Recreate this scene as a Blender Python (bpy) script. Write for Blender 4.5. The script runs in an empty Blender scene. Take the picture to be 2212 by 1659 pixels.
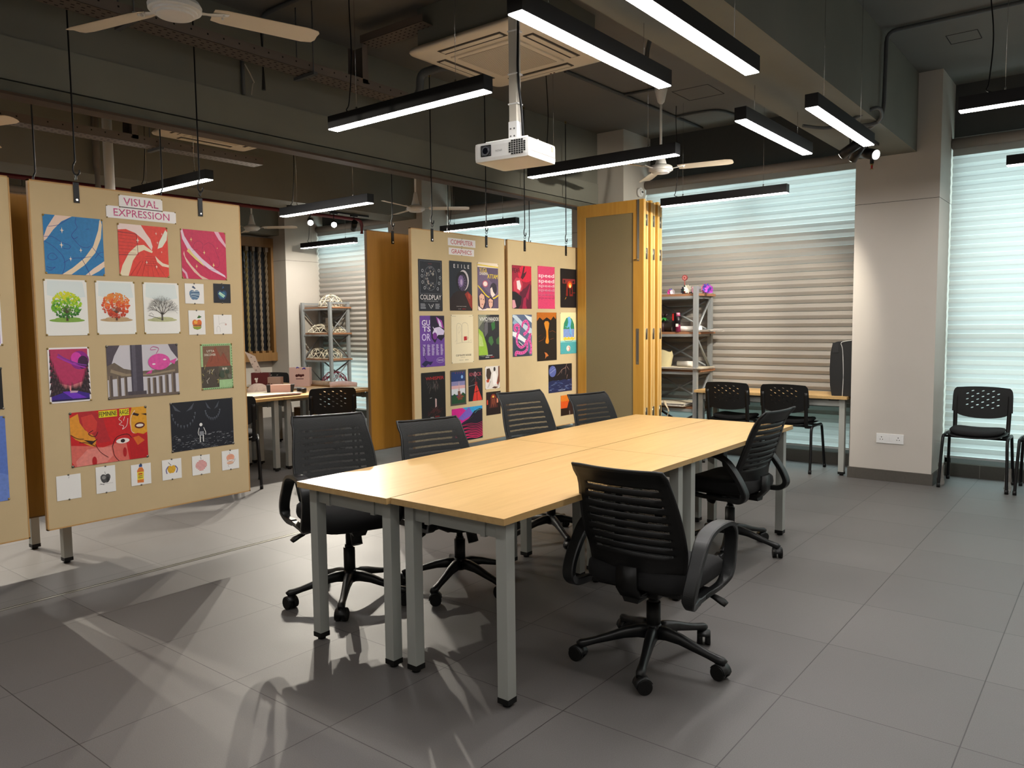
import bpy, bmesh, math, random
from mathutils import Vector, Matrix
PI = math.pi
random.seed(7)
SC = bpy.context.scene
COL = SC.collection

# ------------------------------------------------------------------ materials
def lin(c):
    c = c / 255.0
    return c / 12.92 if c <= 0.04045 else ((c + 0.055) / 1.055) ** 2.4
def hexc(h):
    h = h.lstrip('#')
    return (lin(int(h[0:2], 16)), lin(int(h[2:4], 16)), lin(int(h[4:6], 16)), 1.0)
_M = {}
def mat(name, h='#808080', rough=0.5, metal=0.0, spec=0.5, emit=None, noise=0.0, nscale=30.0, bump=0.0, bscale=200.0, alpha=None):
    if name in _M: return _M[name]
    m = bpy.data.materials.new(name); m.use_nodes = True
    nt = m.node_tree; b = nt.nodes['Principled BSDF']
    col = hexc(h) if isinstance(h, str) else h
    b.inputs['Base Color'].default_value = col
    b.inputs['Roughness'].default_value = rough
    b.inputs['Metallic'].default_value = metal
    b.inputs['Specular IOR Level'].default_value = spec
    if emit:
        b.inputs['Emission Color'].default_value = col; b.inputs['Emission Strength'].default_value = emit
    tc = None
    if noise or bump:
        tc = nt.nodes.new('ShaderNodeTexCoord')
    if noise:
        n = nt.nodes.new('ShaderNodeTexNoise'); n.inputs['Scale'].default_value = nscale; n.inputs['Detail'].default_value = 5
        r = nt.nodes.new('ShaderNodeMapRange'); r.inputs['To Min'].default_value = 1 - noise; r.inputs['To Max'].default_value = 1 + noise
        mx = nt.nodes.new('ShaderNodeMix'); mx.data_type = 'RGBA'; mx.blend_type = 'MULTIPLY'; mx.inputs[0].default_value = 1
        mx.inputs[6].default_value = col
        nt.links.new(tc.outputs['Object'], n.inputs['Vector']); nt.links.new(n.outputs['Fac'], r.inputs['Value'])
        nt.links.new(r.outputs['Result'], mx.inputs[7]); nt.links.new(mx.outputs[2], b.inputs['Base Color'])
    if bump:
        n2 = nt.nodes.new('ShaderNodeTexNoise'); n2.inputs['Scale'].default_value = bscale; n2.inputs['Detail'].default_value = 3
        bp = nt.nodes.new('ShaderNodeBump'); bp.inputs['Strength'].default_value = bump; bp.inputs['Distance'].default_value = 0.002
        nt.links.new(tc.outputs['Object'], n2.inputs['Vector']); nt.links.new(n2.outputs['Fac'], bp.inputs['Height'])
        nt.links.new(bp.outputs['Normal'], b.inputs['Normal'])
    if alpha is not None:
        b.inputs['Alpha'].default_value = alpha
    _M[name] = m
    return m

def floor_mat():
    m = bpy.data.materials.new('floor_tiles'); m.use_nodes = True; nt = m.node_tree; N = nt.nodes; L = nt.links
    b = N['Principled BSDF']
    tc = N.new('ShaderNodeTexCoord')
    br = N.new('ShaderNodeTexBrick'); br.offset = 0.0; br.squash = 1.0
    br.inputs['Scale'].default_value = 1.0; br.inputs['Brick Width'].default_value = 0.6; br.inputs['Row Height'].default_value = 0.6
    br.inputs['Mortar Size'].default_value = 0.0022; br.inputs['Mortar Smooth'].default_value = 0.25
    br.inputs['Color1'].default_value = hexc('#595654'); br.inputs['Color2'].default_value = hexc('#5f5c5a'); br.inputs['Mortar'].default_value = hexc('#2d2b29')
    L.new(tc.outputs['Object'], br.inputs['Vector'])
    n = N.new('ShaderNodeTexNoise'); n.inputs['Scale'].default_value = 260; n.inputs['Detail'].default_value = 4; n.inputs['Roughness'].default_value = .8
    L.new(tc.outputs['Object'], n.inputs['Vector'])
    n1 = N.new('ShaderNodeTexNoise'); n1.inputs['Scale'].default_value = 2.2; n1.inputs['Detail'].default_value = 4
    L.new(tc.outputs['Object'], n1.inputs['Vector'])
    r = N.new('ShaderNodeMapRange'); r.inputs['From Min'].default_value = .3; r.inputs['From Max'].default_value = .7; r.inputs['To Min'].default_value = .78; r.inputs['To Max'].default_value = 1.22
    L.new(n.outputs['Fac'], r.inputs['Value'])
    r1 = N.new('ShaderNodeMapRange'); r1.inputs['To Min'].default_value = .88; r1.inputs['To Max'].default_value = 1.12
    L.new(n1.outputs['Fac'], r1.inputs['Value'])
    mu = N.new('ShaderNodeMath'); mu.operation = 'MULTIPLY'; L.new(r.outputs[0], mu.inputs[0]); L.new(r1.outputs[0], mu.inputs[1])
    mx = N.new('ShaderNodeMix'); mx.data_type = 'RGBA'; mx.blend_type = 'MULTIPLY'; mx.inputs[0].default_value = 1
    L.new(br.outputs['Color'], mx.inputs[6]); L.new(mu.outputs[0], mx.inputs[7]); L.new(mx.outputs[2], b.inputs['Base Color'])
    r2 = N.new('ShaderNodeMapRange'); r2.inputs['To Min'].default_value = .42; r2.inputs['To Max'].default_value = .55
    L.new(n1.outputs['Fac'], r2.inputs['Value']); L.new(r2.outputs[0], b.inputs['Roughness'])
    bp = N.new('ShaderNodeBump'); bp.inputs['Strength'].default_value = .35; bp.inputs['Distance'].default_value = .0015
    sub = N.new('ShaderNodeMath'); sub.operation = 'SUBTRACT'; L.new(n.outputs['Fac'], sub.inputs[0]); L.new(br.outputs['Fac'], sub.inputs[1])
    L.new(sub.outputs[0], bp.inputs['Height']); L.new(bp.outputs['Normal'], b.inputs['Normal'])
    return m

def wood_mat(name, c1, c2, axis='Y', rough=.35, stretch=14, scale=2.2):
    if name in _M: return _M[name]
    m = bpy.data.materials.new(name); m.use_nodes = True; nt = m.node_tree; N = nt.nodes; L = nt.links
    b = N['Principled BSDF']; b.inputs['Roughness'].default_value = rough
    tc = N.new('ShaderNodeTexCoord'); mp = N.new('ShaderNodeMapping')
    s = [stretch] * 3; s['XYZ'.index(axis)] = 1.0
    mp.inputs['Scale'].default_value = s
    L.new(tc.outputs['Object'], mp.inputs['Vector'])
    n = N.new('ShaderNodeTexNoise'); n.inputs['Scale'].default_value = scale; n.inputs['Detail'].default_value = 6; n.inputs['Roughness'].default_value = .6
    L.new(mp.outputs[0], n.inputs['Vector'])
    cr = N.new('ShaderNodeValToRGB'); cr.color_ramp.elements[0].position = .3; cr.color_ramp.elements[1].position = .7
    cr.color_ramp.elements[0].color = hexc(c1); cr.color_ramp.elements[1].color = hexc(c2)
    L.new(n.outputs['Fac'], cr.inputs[0]); L.new(cr.outputs[0], b.inputs['Base Color'])
    _M[name] = m
    return m

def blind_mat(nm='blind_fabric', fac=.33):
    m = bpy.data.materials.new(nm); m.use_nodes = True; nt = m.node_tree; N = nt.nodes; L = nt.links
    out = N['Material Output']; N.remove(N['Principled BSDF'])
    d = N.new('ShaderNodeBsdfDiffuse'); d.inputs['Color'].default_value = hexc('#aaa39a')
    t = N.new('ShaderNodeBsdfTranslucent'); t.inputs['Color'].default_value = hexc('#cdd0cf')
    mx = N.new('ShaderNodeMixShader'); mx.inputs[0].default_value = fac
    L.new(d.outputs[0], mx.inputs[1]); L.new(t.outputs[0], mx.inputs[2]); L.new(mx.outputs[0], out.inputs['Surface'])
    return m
def glass_mat():
    m = bpy.data.materials.new('window_glass'); m.use_nodes = True; nt = m.node_tree; N = nt.nodes; L = nt.links
    out = N['Material Output']; N.remove(N['Principled BSDF'])
    t = N.new('ShaderNodeBsdfTransparent'); t.inputs['Color'].default_value = (.92, .97, .95, 1)
    g = N.new('ShaderNodeBsdfGlossy'); g.inputs['Roughness'].default_value = .02
    mx = N.new('ShaderNodeMixShader'); mx.inputs[0].default_value = .06
    L.new(t.outputs[0], mx.inputs[1]); L.new(g.outputs[0], mx.inputs[2]); L.new(mx.outputs[0], out.inputs['Surface'])
    return m
def mesh_fabric_mat():
    # woven see-through net: fine diagonal weave of threads with gaps between
    m = bpy.data.materials.new('chair_net'); m.use_nodes = True; nt = m.node_tree; N = nt.nodes; L = nt.links
    out = N['Material Output']; b = N['Principled BSDF']
    b.inputs['Base Color'].default_value = hexc('#191a1a'); b.inputs['Roughness'].default_value = .8
    tc = N.new('ShaderNodeTexCoord'); mp = N.new('ShaderNodeMapping'); mp.inputs['Rotation'].default_value = (0, math.radians(45), 0)
    L.new(tc.outputs['Object'], mp.inputs['Vector'])
    ck = N.new('ShaderNodeTexChecker'); ck.inputs['Scale'].default_value = 330
    L.new(mp.outputs[0], ck.inputs['Vector'])
    mu = N.new('ShaderNodeMath'); mu.operation = 'MULTIPLY'; mu.inputs[1].default_value = .5; L.new(ck.outputs['Fac'], mu.inputs[0])
    tr = N.new('ShaderNodeBsdfTransparent'); mx = N.new('ShaderNodeMixShader')
    L.new(mu.outputs[0], mx.inputs[0]); L.new(b.outputs[0], mx.inputs[1]); L.new(tr.outputs[0], mx.inputs[2]); L.new(mx.outputs[0], out.inputs['Surface'])
    return m
def perf_mat(name, h):
    return mat(name, h, .45, .6)

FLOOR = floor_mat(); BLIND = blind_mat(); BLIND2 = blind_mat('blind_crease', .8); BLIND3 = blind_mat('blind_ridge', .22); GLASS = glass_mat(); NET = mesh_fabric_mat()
CEIL = mat('dark_painted_slab', '#67645f', .85, noise=.12, nscale=1.5, bump=.3, bscale=25)
BEAMM = mat('dark_painted_beam', '#6c6c63', .8, noise=.16, nscale=2.0, bump=.3, bscale=30)
WALLW = mat('white_wall_panel', '#b6b0a7', .6, noise=.04, nscale=3)
DARKW = mat('dark_lintel', '#3f403e', .8, noise=.08)
SKIRT = mat('dark_stone_skirting', '#4b4741', .45, noise=.15, nscale=60)
SEAM = mat('panel_joint', '#4a453f', .8)
TOPM = wood_mat('maple_laminate', '#cba266', '#d8b276', 'Y', .34, 12, 2.0)
EDGEM = wood_mat('maple_edge_band', '#a58555', '#b39566', 'Y', .4, 14, 3)
STEEL = mat('grey_powdercoat', '#9b9d97', .42, .1)
BLACKP = mat('black_plastic', '#090909', .5, spec=.35)
BLACKP2 = mat('black_plastic_arm', '#111213', .42, spec=.45)
FAB = mat('black_seat_fabric', '#0c0c0d', .95, bump=.4, bscale=700)
RED = mat('red_label', '#b3201c', .5)
LAMPB = mat('black_lamp_housing', '#141416', .4, .3)
LED = mat('lamp_diffuser', (1.0, .965, .93, 1), .4, emit=27.0)
WHITEP = mat('white_plastic', '#d8d8d6', .35)
CREAM = mat('cream_plastic', '#d9cdb9', .45)
GRILLE = mat('grille_beige', '#a39684', .6)
BRASS = mat('brass_pin', '#a8905a', .35, .8)
PINM = mat('steel_pin', '#77726a', .35, .8)
BOARD = mat('tan_board_cloth', '#c5ae86', .9, noise=.05, nscale=8, bump=.25, bscale=500)
BOARD2 = mat('pale_board_cloth', '#cbb68d', .9, noise=.05, nscale=8, bump=.25, bscale=500)
PLYE = mat('plywood_edge', '#b98f58', .6, noise=.15, nscale=40)
VENEER = wood_mat('orange_veneer', '#9a6a1c', '#a87626', 'Z', .5, 10, 2)
DOORW = wood_mat('honey_door_wood', '#bd8a35', '#c9983f', 'Z', .42, 14, 2.5)
DOORE = wood_mat('pale_ply_edges', '#caa565', '#dcbd80', 'Z', .5, 30, 3)
DOORF = mat('khaki_door_cloth', '#877a5a', .95, noise=.12, nscale=120, bump=.4, bscale=600)
CHROME = mat('chrome', '#b5b5b5', .2, 1.0)
DSTEEL = mat('dark_steel', '#1b1b1c', .4, .6)
REDP = mat('red_pipe_paint', '#5e1a22', .4)
GREYP = mat('dark_conduit', '#4b4e50', .6)
TRAYM = mat('tray_steel', '#6c625b', .5, .3)
HOLE = mat('dark_hole', '#0b0b0b', .9)
SHELFW = mat('orange_shelf_board', '#93684a', .5, noise=.08)
SHELFS = mat('grey_shelf_steel', '#8b8f90', .45, .2)
CARDW = mat('white_card', '#cdc7b9', .8)
WOODF = wood_mat('amber_frame_wood', '#6f4f28', '#7d5c32', 'Z', .5, 10, 2)
PAPER = mat('white_paper', '#e6e2dc', .7)
TRACKM = mat('floor_track_metal', '#8a887e', .35, .7)

# ------------------------------------------------------------------ mesh builder
class MB:
    def __init__(s): s.bm = bmesh.new(); s.ms = []
    def mi(s, m):
        if m not in s.ms: s.ms.append(m)
        return s.ms.index(m)
    def face(s, pts, m, smooth=False):
        vs = [s.bm.verts.new(p) for p in pts]
        f = s.bm.faces.new(vs); f.material_index = s.mi(m); f.smooth = smooth
        return f
    def quadgrid(s, rows, m, closed_u=False, closed_v=False, smooth=True):
        V = [[s.bm.verts.new(p) for p in r] for r in rows]; i = s.mi(m)
        nr, nc = len(V), len(V[0])
        for a in range(nr if closed_v else nr - 1):
            for b in range(nc if closed_u else nc - 1):
                try:
                    f = s.bm.faces.new([V[a][b], V[a][(b + 1) % nc], V[(a + 1) % nr][(b + 1) % nc], V[(a + 1) % nr][b]])
                    f.material_index = i; f.smooth = smooth
                except ValueError: pass
        return V
    def box(s, x0, x1, y0, y1, z0, z1, m, M=None, bev=0.0):
        bm = bmesh.new()
        bmesh.ops.create_cube(bm, size=1)
        for v in bm.verts:
            v.co = Vector(((x0 + x1) / 2 + v.co.x * (x1 - x0), (y0 + y1) / 2 + v.co.y * (y1 - y0), (z0 + z1) / 2 + v.co.z * (z1 - z0)))
        if bev: bmesh.ops.bevel(bm, geom=bm.edges[:], offset=bev, segments=2, affect='EDGES', profile=.7)
        if M: bmesh.ops.transform(bm, matrix=M, verts=bm.verts)
        s.merge(bm, m); return s
    def merge(s, bm, m, smooth=False):
        i = s.mi(m); mp = {}
        for v in bm.verts: mp[v] = s.bm.verts.new(v.co)
        for f in bm.faces:
            try:
                g = s.bm.faces.new([mp[v] for v in f.verts]); g.material_index = i; g.smooth = smooth or f.smooth
            except ValueError: pass
        bm.free()
    def sweep(s, path, prof, m, closed=False, up=Vector((0, 0, 1)), smooth=True, cap=True, scales=None):
        # prof: list of (a,b): a along side axis, b along 'up'-ish axis
        P = [Vector(p) for p in path]; n = len(P); rows = []
        for i in range(n):
            if closed: t = P[(i + 1) % n] - P[i - 1]
            else: t = P[min(i + 1, n - 1)] - P[max(i - 1, 0)]
            t.normalize()
            side = t.cross(up)
            if side.length < 1e-4: side = t.cross(Vector((1, 0, 0)))
            side.normalize(); u2 = side.cross(t).normalized()
            k = scales[i] if scales else 1.0
            ka, kb = k if isinstance(k, tuple) else (k, k)
            rows.append([P[i] + side * a * ka + u2 * b * kb for a, b in prof])
        V = s.quadgrid(rows, m, closed_u=True, closed_v=closed, smooth=smooth)
        if cap and not closed:
            for r in (V[0], V[-1]):
                try: f = s.bm.faces.new(r); f.material_index = s.mi(m)
                except ValueError: pass
        return s
    def tube(s, path, r, m, seg=10, closed=False, up=Vector((0, 0, 1)), scales=None):
        return s.sweep(path, [(r * math.cos(2 * PI * k / seg), r * math.sin(2 * PI * k / seg)) for k in range(seg)], m, closed, up, scales=scales)
    def cyl(s, p0, p1, r, m, seg=16, r2=None):
        p0 = Vector(p0); p1 = Vector(p1); t = (p1 - p0).normalized()
        a = t.orthogonal().normalized(); b = t.cross(a); r2 = r if r2 is None else r2; i = s.mi(m)
        A = [s.bm.verts.new(p0 + (a * math.cos(2 * PI * k / seg) + b * math.sin(2 * PI * k / seg)) * r) for k in range(seg)]
        B = [s.bm.verts.new(p1 + (a * math.cos(2 * PI * k / seg) + b * math.sin(2 * PI * k / seg)) * r2) for k in range(seg)]
        for k in range(seg):
            f = s.bm.faces.new([A[k], A[(k + 1) % seg], B[(k + 1) % seg], B[k]]); f.material_index = i; f.smooth = True
        for r_ in (A[::-1], B):
            f = s.bm.faces.new(r_); f.material_index = i
        return s
    def lathe(s, prof, m, c=(0, 0), seg=28, smooth=True):
        rows = [[(c[0] + r * math.cos(2 * PI * k / seg), c[1] + r * math.sin(2 * PI * k / seg), z) for k in range(seg)] for r, z in prof]
        V = s.quadgrid(rows, m, closed_u=True, smooth=smooth)
        for r in (V[0], V[-1]):
            try: f = s.bm.faces.new(r); f.material_index = s.mi(m)
            except ValueError: pass
        return s
    def prism(s, pts, y0, y1, m, axis='Y'):
        # pts (a,b) polygon extruded along axis
        def P(a, b, c):
            return {'Y': (a, c, b), 'X': (c, a, b), 'Z': (a, b, c)}[axis]
        A = [s.bm.verts.new(P(a, b, y0)) for a, b in pts]; B = [s.bm.verts.new(P(a, b, y1)) for a, b in pts]; i = s.mi(m); n = len(pts)
        for r in (A, B[::-1]):
            f = s.bm.faces.new(r); f.material_index = i
        for k in range(n):
            f = s.bm.faces.new([A[k], B[k], B[(k + 1) % n], A[(k + 1) % n]]); f.material_index = i
        return s
    def build(s, name, parent=None, recalc=True):
        if recalc: bmesh.ops.recalc_face_normals(s.bm, faces=s.bm.faces[:])
        me = bpy.data.meshes.new(name); s.bm.to_mesh(me); s.bm.free()
        for m in s.ms: me.materials.append(m)
        o = bpy.data.objects.new(name, me); COL.objects.link(o)
        if parent: o.parent = parent
        return o

def tag(o, label=None, cat=None, group=None, kind=None):
    if label: o['label'] = label
    if cat: o['category'] = cat
    if group: o['group'] = group
    if kind: o['kind'] = kind
    return o
def thing(name, label, cat, loc=(0, 0, 0), rz=0, group=None):
    o = bpy.data.objects.new(name, None); COL.objects.link(o); o.location = loc; o.rotation_euler = (0, 0, rz); o.empty_display_size = .1
    return tag(o, label, cat, group)
def struct(name, mb, parent=None):
    o = mb.build(name, parent)
    if not parent: o['kind'] = 'structure'
    return o
def children(o): return [c for c in bpy.data.objects if c.parent == o]
def copy_tree(o, parent=None):
    c = o.copy(); COL.objects.link(c); c.parent = parent
    for ch in children(o): copy_tree(ch, c)
    return c
def place(o, loc, rz, label=None, group=None):
    o.location = loc; o.rotation_euler = (0, 0, rz)
    if label: o['label'] = label
    if group: o['group'] = group
    return o
def smooth_path(pts, n=6, closed=False):
    P = [Vector(p) for p in pts]; out = []; N = len(P)
    rng = range(N) if closed else range(N - 1)
    for i in rng:
        p0 = P[i - 1] if (closed or i > 0) else P[0]; p1 = P[i]; p2 = P[(i + 1) % N]; p3 = P[(i + 2) % N] if (closed or i + 2 < N) else P[-1]
        for k in range(n):
            t = k / n
            out.append(.5 * ((2 * p1) + (-p0 + p2) * t + (2 * p0 - 5 * p1 + 4 * p2 - p3) * t * t + (-p0 + 3 * p1 - 3 * p2 + p3) * t ** 3))
    if not closed: out.append(P[-1])
    return out

# ------------------------------------------------------------------ setting
XL, XR, YB, YF, ZC = -9.05, 4.6, -5.6, 5.72, 3.5
struct('floor', MB().box(XL - .2, XR + .2, YB - .2, YF + .3, -.1, 0, FLOOR))
struct('ceiling', MB().box(XL - .2, XR + .2, YB - .2, YF + .3, ZC, ZC + .15, CEIL))
struct('wall_left', MB().box(XL - .15, XL, YB - .2, YF + .3, 0, ZC, WALLW))
struct('wall_right', MB().box(XR, XR + .15, YB - .2, YF + .3, 0, ZC, WALLW))
struct('wall_back', MB().box(XL, XR, YB - .15, YB, 0, ZC, WALLW))
# window wall: lintel above the windows and a low kerb beneath them
struct('wall_front', MB().box(XL, XR, YF, YF + .2, 2.99, ZC, DARKW).box(XL, XR, YF - .02, YF + .2, 0, .118, SKIRT))
mb = MB()
for x in [-8.4 + .6 * k for k in range(22)]:
    mb.box(x - .0015, x + .0015, YF - .0215, YF - .019, 0, .118, mat('joint_pale', '#8a8680', .8))
struct('trim_1', mb)
# columns
def column(n, x0, x1, y0=5.12):
    mb = MB().box(x0, x1, y0, YF + .2, 0, ZC, WALLW)
    struct('wall_column_%d' % n, mb)
    mb = MB().box(x0 - .0006, x1 + .0006, y0 - .0006, YF - .05, 2.4495, 2.4535, SEAM)
    struct('trim_%d' % (n + 10), mb)
    mb = MB().box(x0 - .014, x1 + .014, y0 - .014, YF - .03, 0, .1, SKIRT)
    struct('baseboard_column_%d' % n, mb)
COLS = [(-.356, .313), (-3.39, -2.72), (-6.42, -5.76)]
for i, (a, b) in enumerate(COLS): column(i + 1, a, b)
column(4, XL, -8.6, 5.0)
column(5, 3.3, XR)
# beams
def beam(name, x0, x1, z0, y0=YB, y1=5.125, m=BEAMM):
    struct(name, MB().box(x0, x1, y0, y1, z0, ZC, m))
beam('ceiling_beam_right', -.36, .13, 2.85)
beam('ceiling_beam_middle', -3.36, -3.05, 2.84)
beam('ceiling_beam_left', -6.36, -5.87, 2.84)
beam('ceiling_beam_far', XL, -8.75, 2.84, y1=5.01)
# header of the folding partition: fascia over the beam, groove, track rail with a wooden lip
mb = MB().box(-3.09, -3.04, YB, 5.12, 2.735, 2.955, mat('painted_fascia', '#77776d', .8, noise=.15, nscale=2)).box(-3.12, -3.09, YB, 5.12, 2.72, 2.84, HOLE)
struct('trim_header_fascia', mb)
mb = MB().box(-3.11, -3.02, YB, 5.1, 2.662, 2.722, mat('header_rail_grey', '#66665a', .6, noise=.3, nscale=6)).box(-3.115, -3.0, YB, 5.1, 2.648, 2.663, mat('header_wood_lip', '#4f3c2c', .6, noise=.3, nscale=9))
struct('trim_header_rail', mb)
struct('trim_floor_track', MB().box(-2.90, -2.865, YB, 5.05, 0, .0022, TRACKM).box(-2.892, -2.887, YB, 5.05, .0022, .003, HOLE))

# windows with frame and glass, plus added boards that block daylight
def window(n, x0, x1, blocker=None):
    t = bpy.data.objects.new('window_%d' % n, None); COL.objects.link(t); t['kind'] = 'structure'
    f = MB()
    for a in (x0, x1 - .05): f.box(a, a + .05, YF + .02, YF + .08, .118, 2.99, SHELFS)
    for z in (.118, 1.2, 2.94): f.box(x0, x1, YF + .02, YF + .08, z, z + .05, SHELFS)
    k = int((x1 - x0) / 1.0)
    for i in range(1, k): 
        a = x0 + (x1 - x0) * i / k; f.box(a - .025, a + .025, YF + .02, YF + .08, .118, 2.99, SHELFS)
    f.build('window_frame', t)
    MB().box(x0 + .02, x1 - .02, YF + .045, YF + .051, .15, 2.96, GLASS).build('glass_pane', t)
    if blocker: MB().box(x0 + .0, x1, YF + .085, YF + .11, blocker[0], blocker[1], mat('daylight_blocker', '#6e655c', .8)).build('daylight_blocker', t)  # unseen board, added to keep the middle of the blind dark
window(1, .313, 3.3)
window(2, -2.72, -.356, (.42, 2.36))
window(3, -5.76, -3.39, (.5, 2.2))
window(4, -8.6, -6.42, (.9, 2.45))
# green ledge outside under the windows
struct('wall_outside_ledge', MB().box(XL, XR, YF + .2, YF + 1.2, -.1, .1, mat('outside_ledge', '#b9c9bd', .8)))

# ribbed roller blinds
def blind(x0, x1, z0, label, tint=None):
    t = thing('window_blind', label, 'blind', ((x0 + x1) / 2, YF - .09, 0), 0, 'ribbed blinds over the windows')
    w = (x1 - x0) / 2 - .012; rows = []; pitch = .0785; z = z0
    top = 2.97
    prof = [(0, -.004), (.05, .006), (.48, .024), (.56, .022), (.97, .0), (1.0, -.004)]
    zz = []
    while z < top - .02:
        for k, (f, d) in enumerate(prof[:-1]): zz.append((z + f * pitch, -d))
        z += pitch
    zz.append((top, 0))
    mb = MB()
    nx = 3
    mb.quadgrid([[(-w + 2 * w * i / nx, d, q) for i in range(nx + 1)] for q, d in zz], BLIND, smooth=False)
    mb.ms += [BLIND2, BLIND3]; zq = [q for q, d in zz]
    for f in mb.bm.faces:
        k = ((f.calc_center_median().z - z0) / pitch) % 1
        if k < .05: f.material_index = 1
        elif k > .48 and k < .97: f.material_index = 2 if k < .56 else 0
    mb.build('blind_fabric', t)
    hr = MB(); hr.cyl((-w - .005, -.02, 2.965), (w + .005, -.02, 2.965), .047, mat('blind_roller', '#8f857d', .7), 20)
    hr.box(-w, w, -.03, -.02, 2.86, 2.93, BLIND)
    hr.build('roller', t)
    MB().box(-w, w, -.012, .012, z0 - .022, z0, mat('bottom_bar', '#c9cfce', .5), bev=.004).build('bottom_bar', t)
    return t
blind(-2.72, -.356, .19, 'ribbed grey blind behind the side table, bright only along its top and foot')
blind(.313, 3.3, .2, 'ribbed blind glowing bluish white behind the chair right of the column')
blind(-5.76, -3.39, .19, 'ribbed blind showing above the boards headed with computer graphics signs')
blind(-8.6, -6.42, .16, 'ribbed blind behind the shelf of white geodesic domes')

# ------------------------------------------------------------------ tables
LEG = .05
def table(name, x0, x1, y0, y1, label, group=None, H=.735, cat='table'):
    t = thing(name, label, cat, ((x0 + x1) / 2, (y0 + y1) / 2, 0), 0, group)
    w, d = (x1 - x0) / 2, (y1 - y0) / 2
    mb = MB(); mb.box(-w, w, -d, d, H - .025, H, EDGEM)
    mb.face([(-w, -d, H + .0004), (w, -d, H + .0004), (w, d, H + .0004), (-w, d, H + .0004)], TOPM)
    mb.build('tabletop', t)
    ins = .028
    for sx in (-1, 1):
        for sy in (-1, 1):
            cx, cy = sx * (w - ins - LEG / 2), sy * (d - ins - .018 - LEG / 2)
            l = MB().box(cx - LEG / 2, cx + LEG / 2, cy - LEG / 2, cy + LEG / 2, .03, H - .025, STEEL, bev=.002).build('leg', t)
            MB().box(cx - LEG / 2 - .001, cx + LEG / 2 + .001, cy - LEG / 2 - .001, cy + LEG / 2 + .001, .012, .034, BLACKP).cyl((cx, cy, 0), (cx, cy, .014), .018, BLACKP, 12).build('foot', l)
    r = MB(); a = w - ins - LEG; b = d - ins - .018 - LEG
    for sy in (-1, 1):
        cy = sy * (d - ins - .018 - LEG / 2)
        r.box(-a, a, cy - .012, cy + .012, H - .095, H - .045, STEEL)
        for q in (-.5, .5): r.box(q * w - .012, q * w + .012, cy - .018, cy + .014, H - .1, H - .0255, STEEL)
    for sx in (-1, 1):
        cx = sx * (w - .19)
        r.box(cx - .012, cx + .012, -b - .03, b + .03, H - .07, H - .028, STEEL)
    r.build('apron_frame', t)
    return t
GT = 'maple topped tables pushed together in the middle'
table('meeting_table', -1.322, -.733, -.183, 1.368, 'maple topped grey legged table at the front left of the joined four', GT)
table('meeting_table', -.727, -.138, -.163, 1.372, 'maple topped grey legged table nearest the camera, front right of the joined four', GT)
table('meeting_table', -1.322, -.733, 1.372, 2.905, 'maple topped table at the back left of the joined four, before the computer graphics boards', GT)
table('meeting_table', -.727, -.138, 1.376, 2.91, 'maple topped table at the back right of the joined four, beside the turned chair', GT)
table('side_table', -1.88, -.385, 5.1, 5.6, 'narrow maple topped table standing against the ribbed blind, black bag on it')
GL = 'craft tables in the room behind the boards'
for (x0, y0, lb) in ((-5.53, 1.09, 'craft table left of the seam, half hidden behind the visual expression board'),
                     (-5.53, 2.31, 'craft table with the perforated black chair before it, nearest the orange board'),
                     (-6.13, 1.09, 'craft table in the middle row of the far room, left half'),
                     (-6.13, 2.31, 'craft table in the middle row carrying the white gift bag and roll'),
                     (-6.73, 1.09, 'craft table in the rear row under the rope screen'),
                     (-6.73, 2.31, 'craft table in the rear row nearest the dome shelf')):
    table('craft_table', x0, x0 + .596, y0, y0 + 1.215, lb, GL)
table('craft_table', -4.03, -3.43, -1.6, -.25, 'table of which only two grey legs show under the visual expression board')

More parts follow.
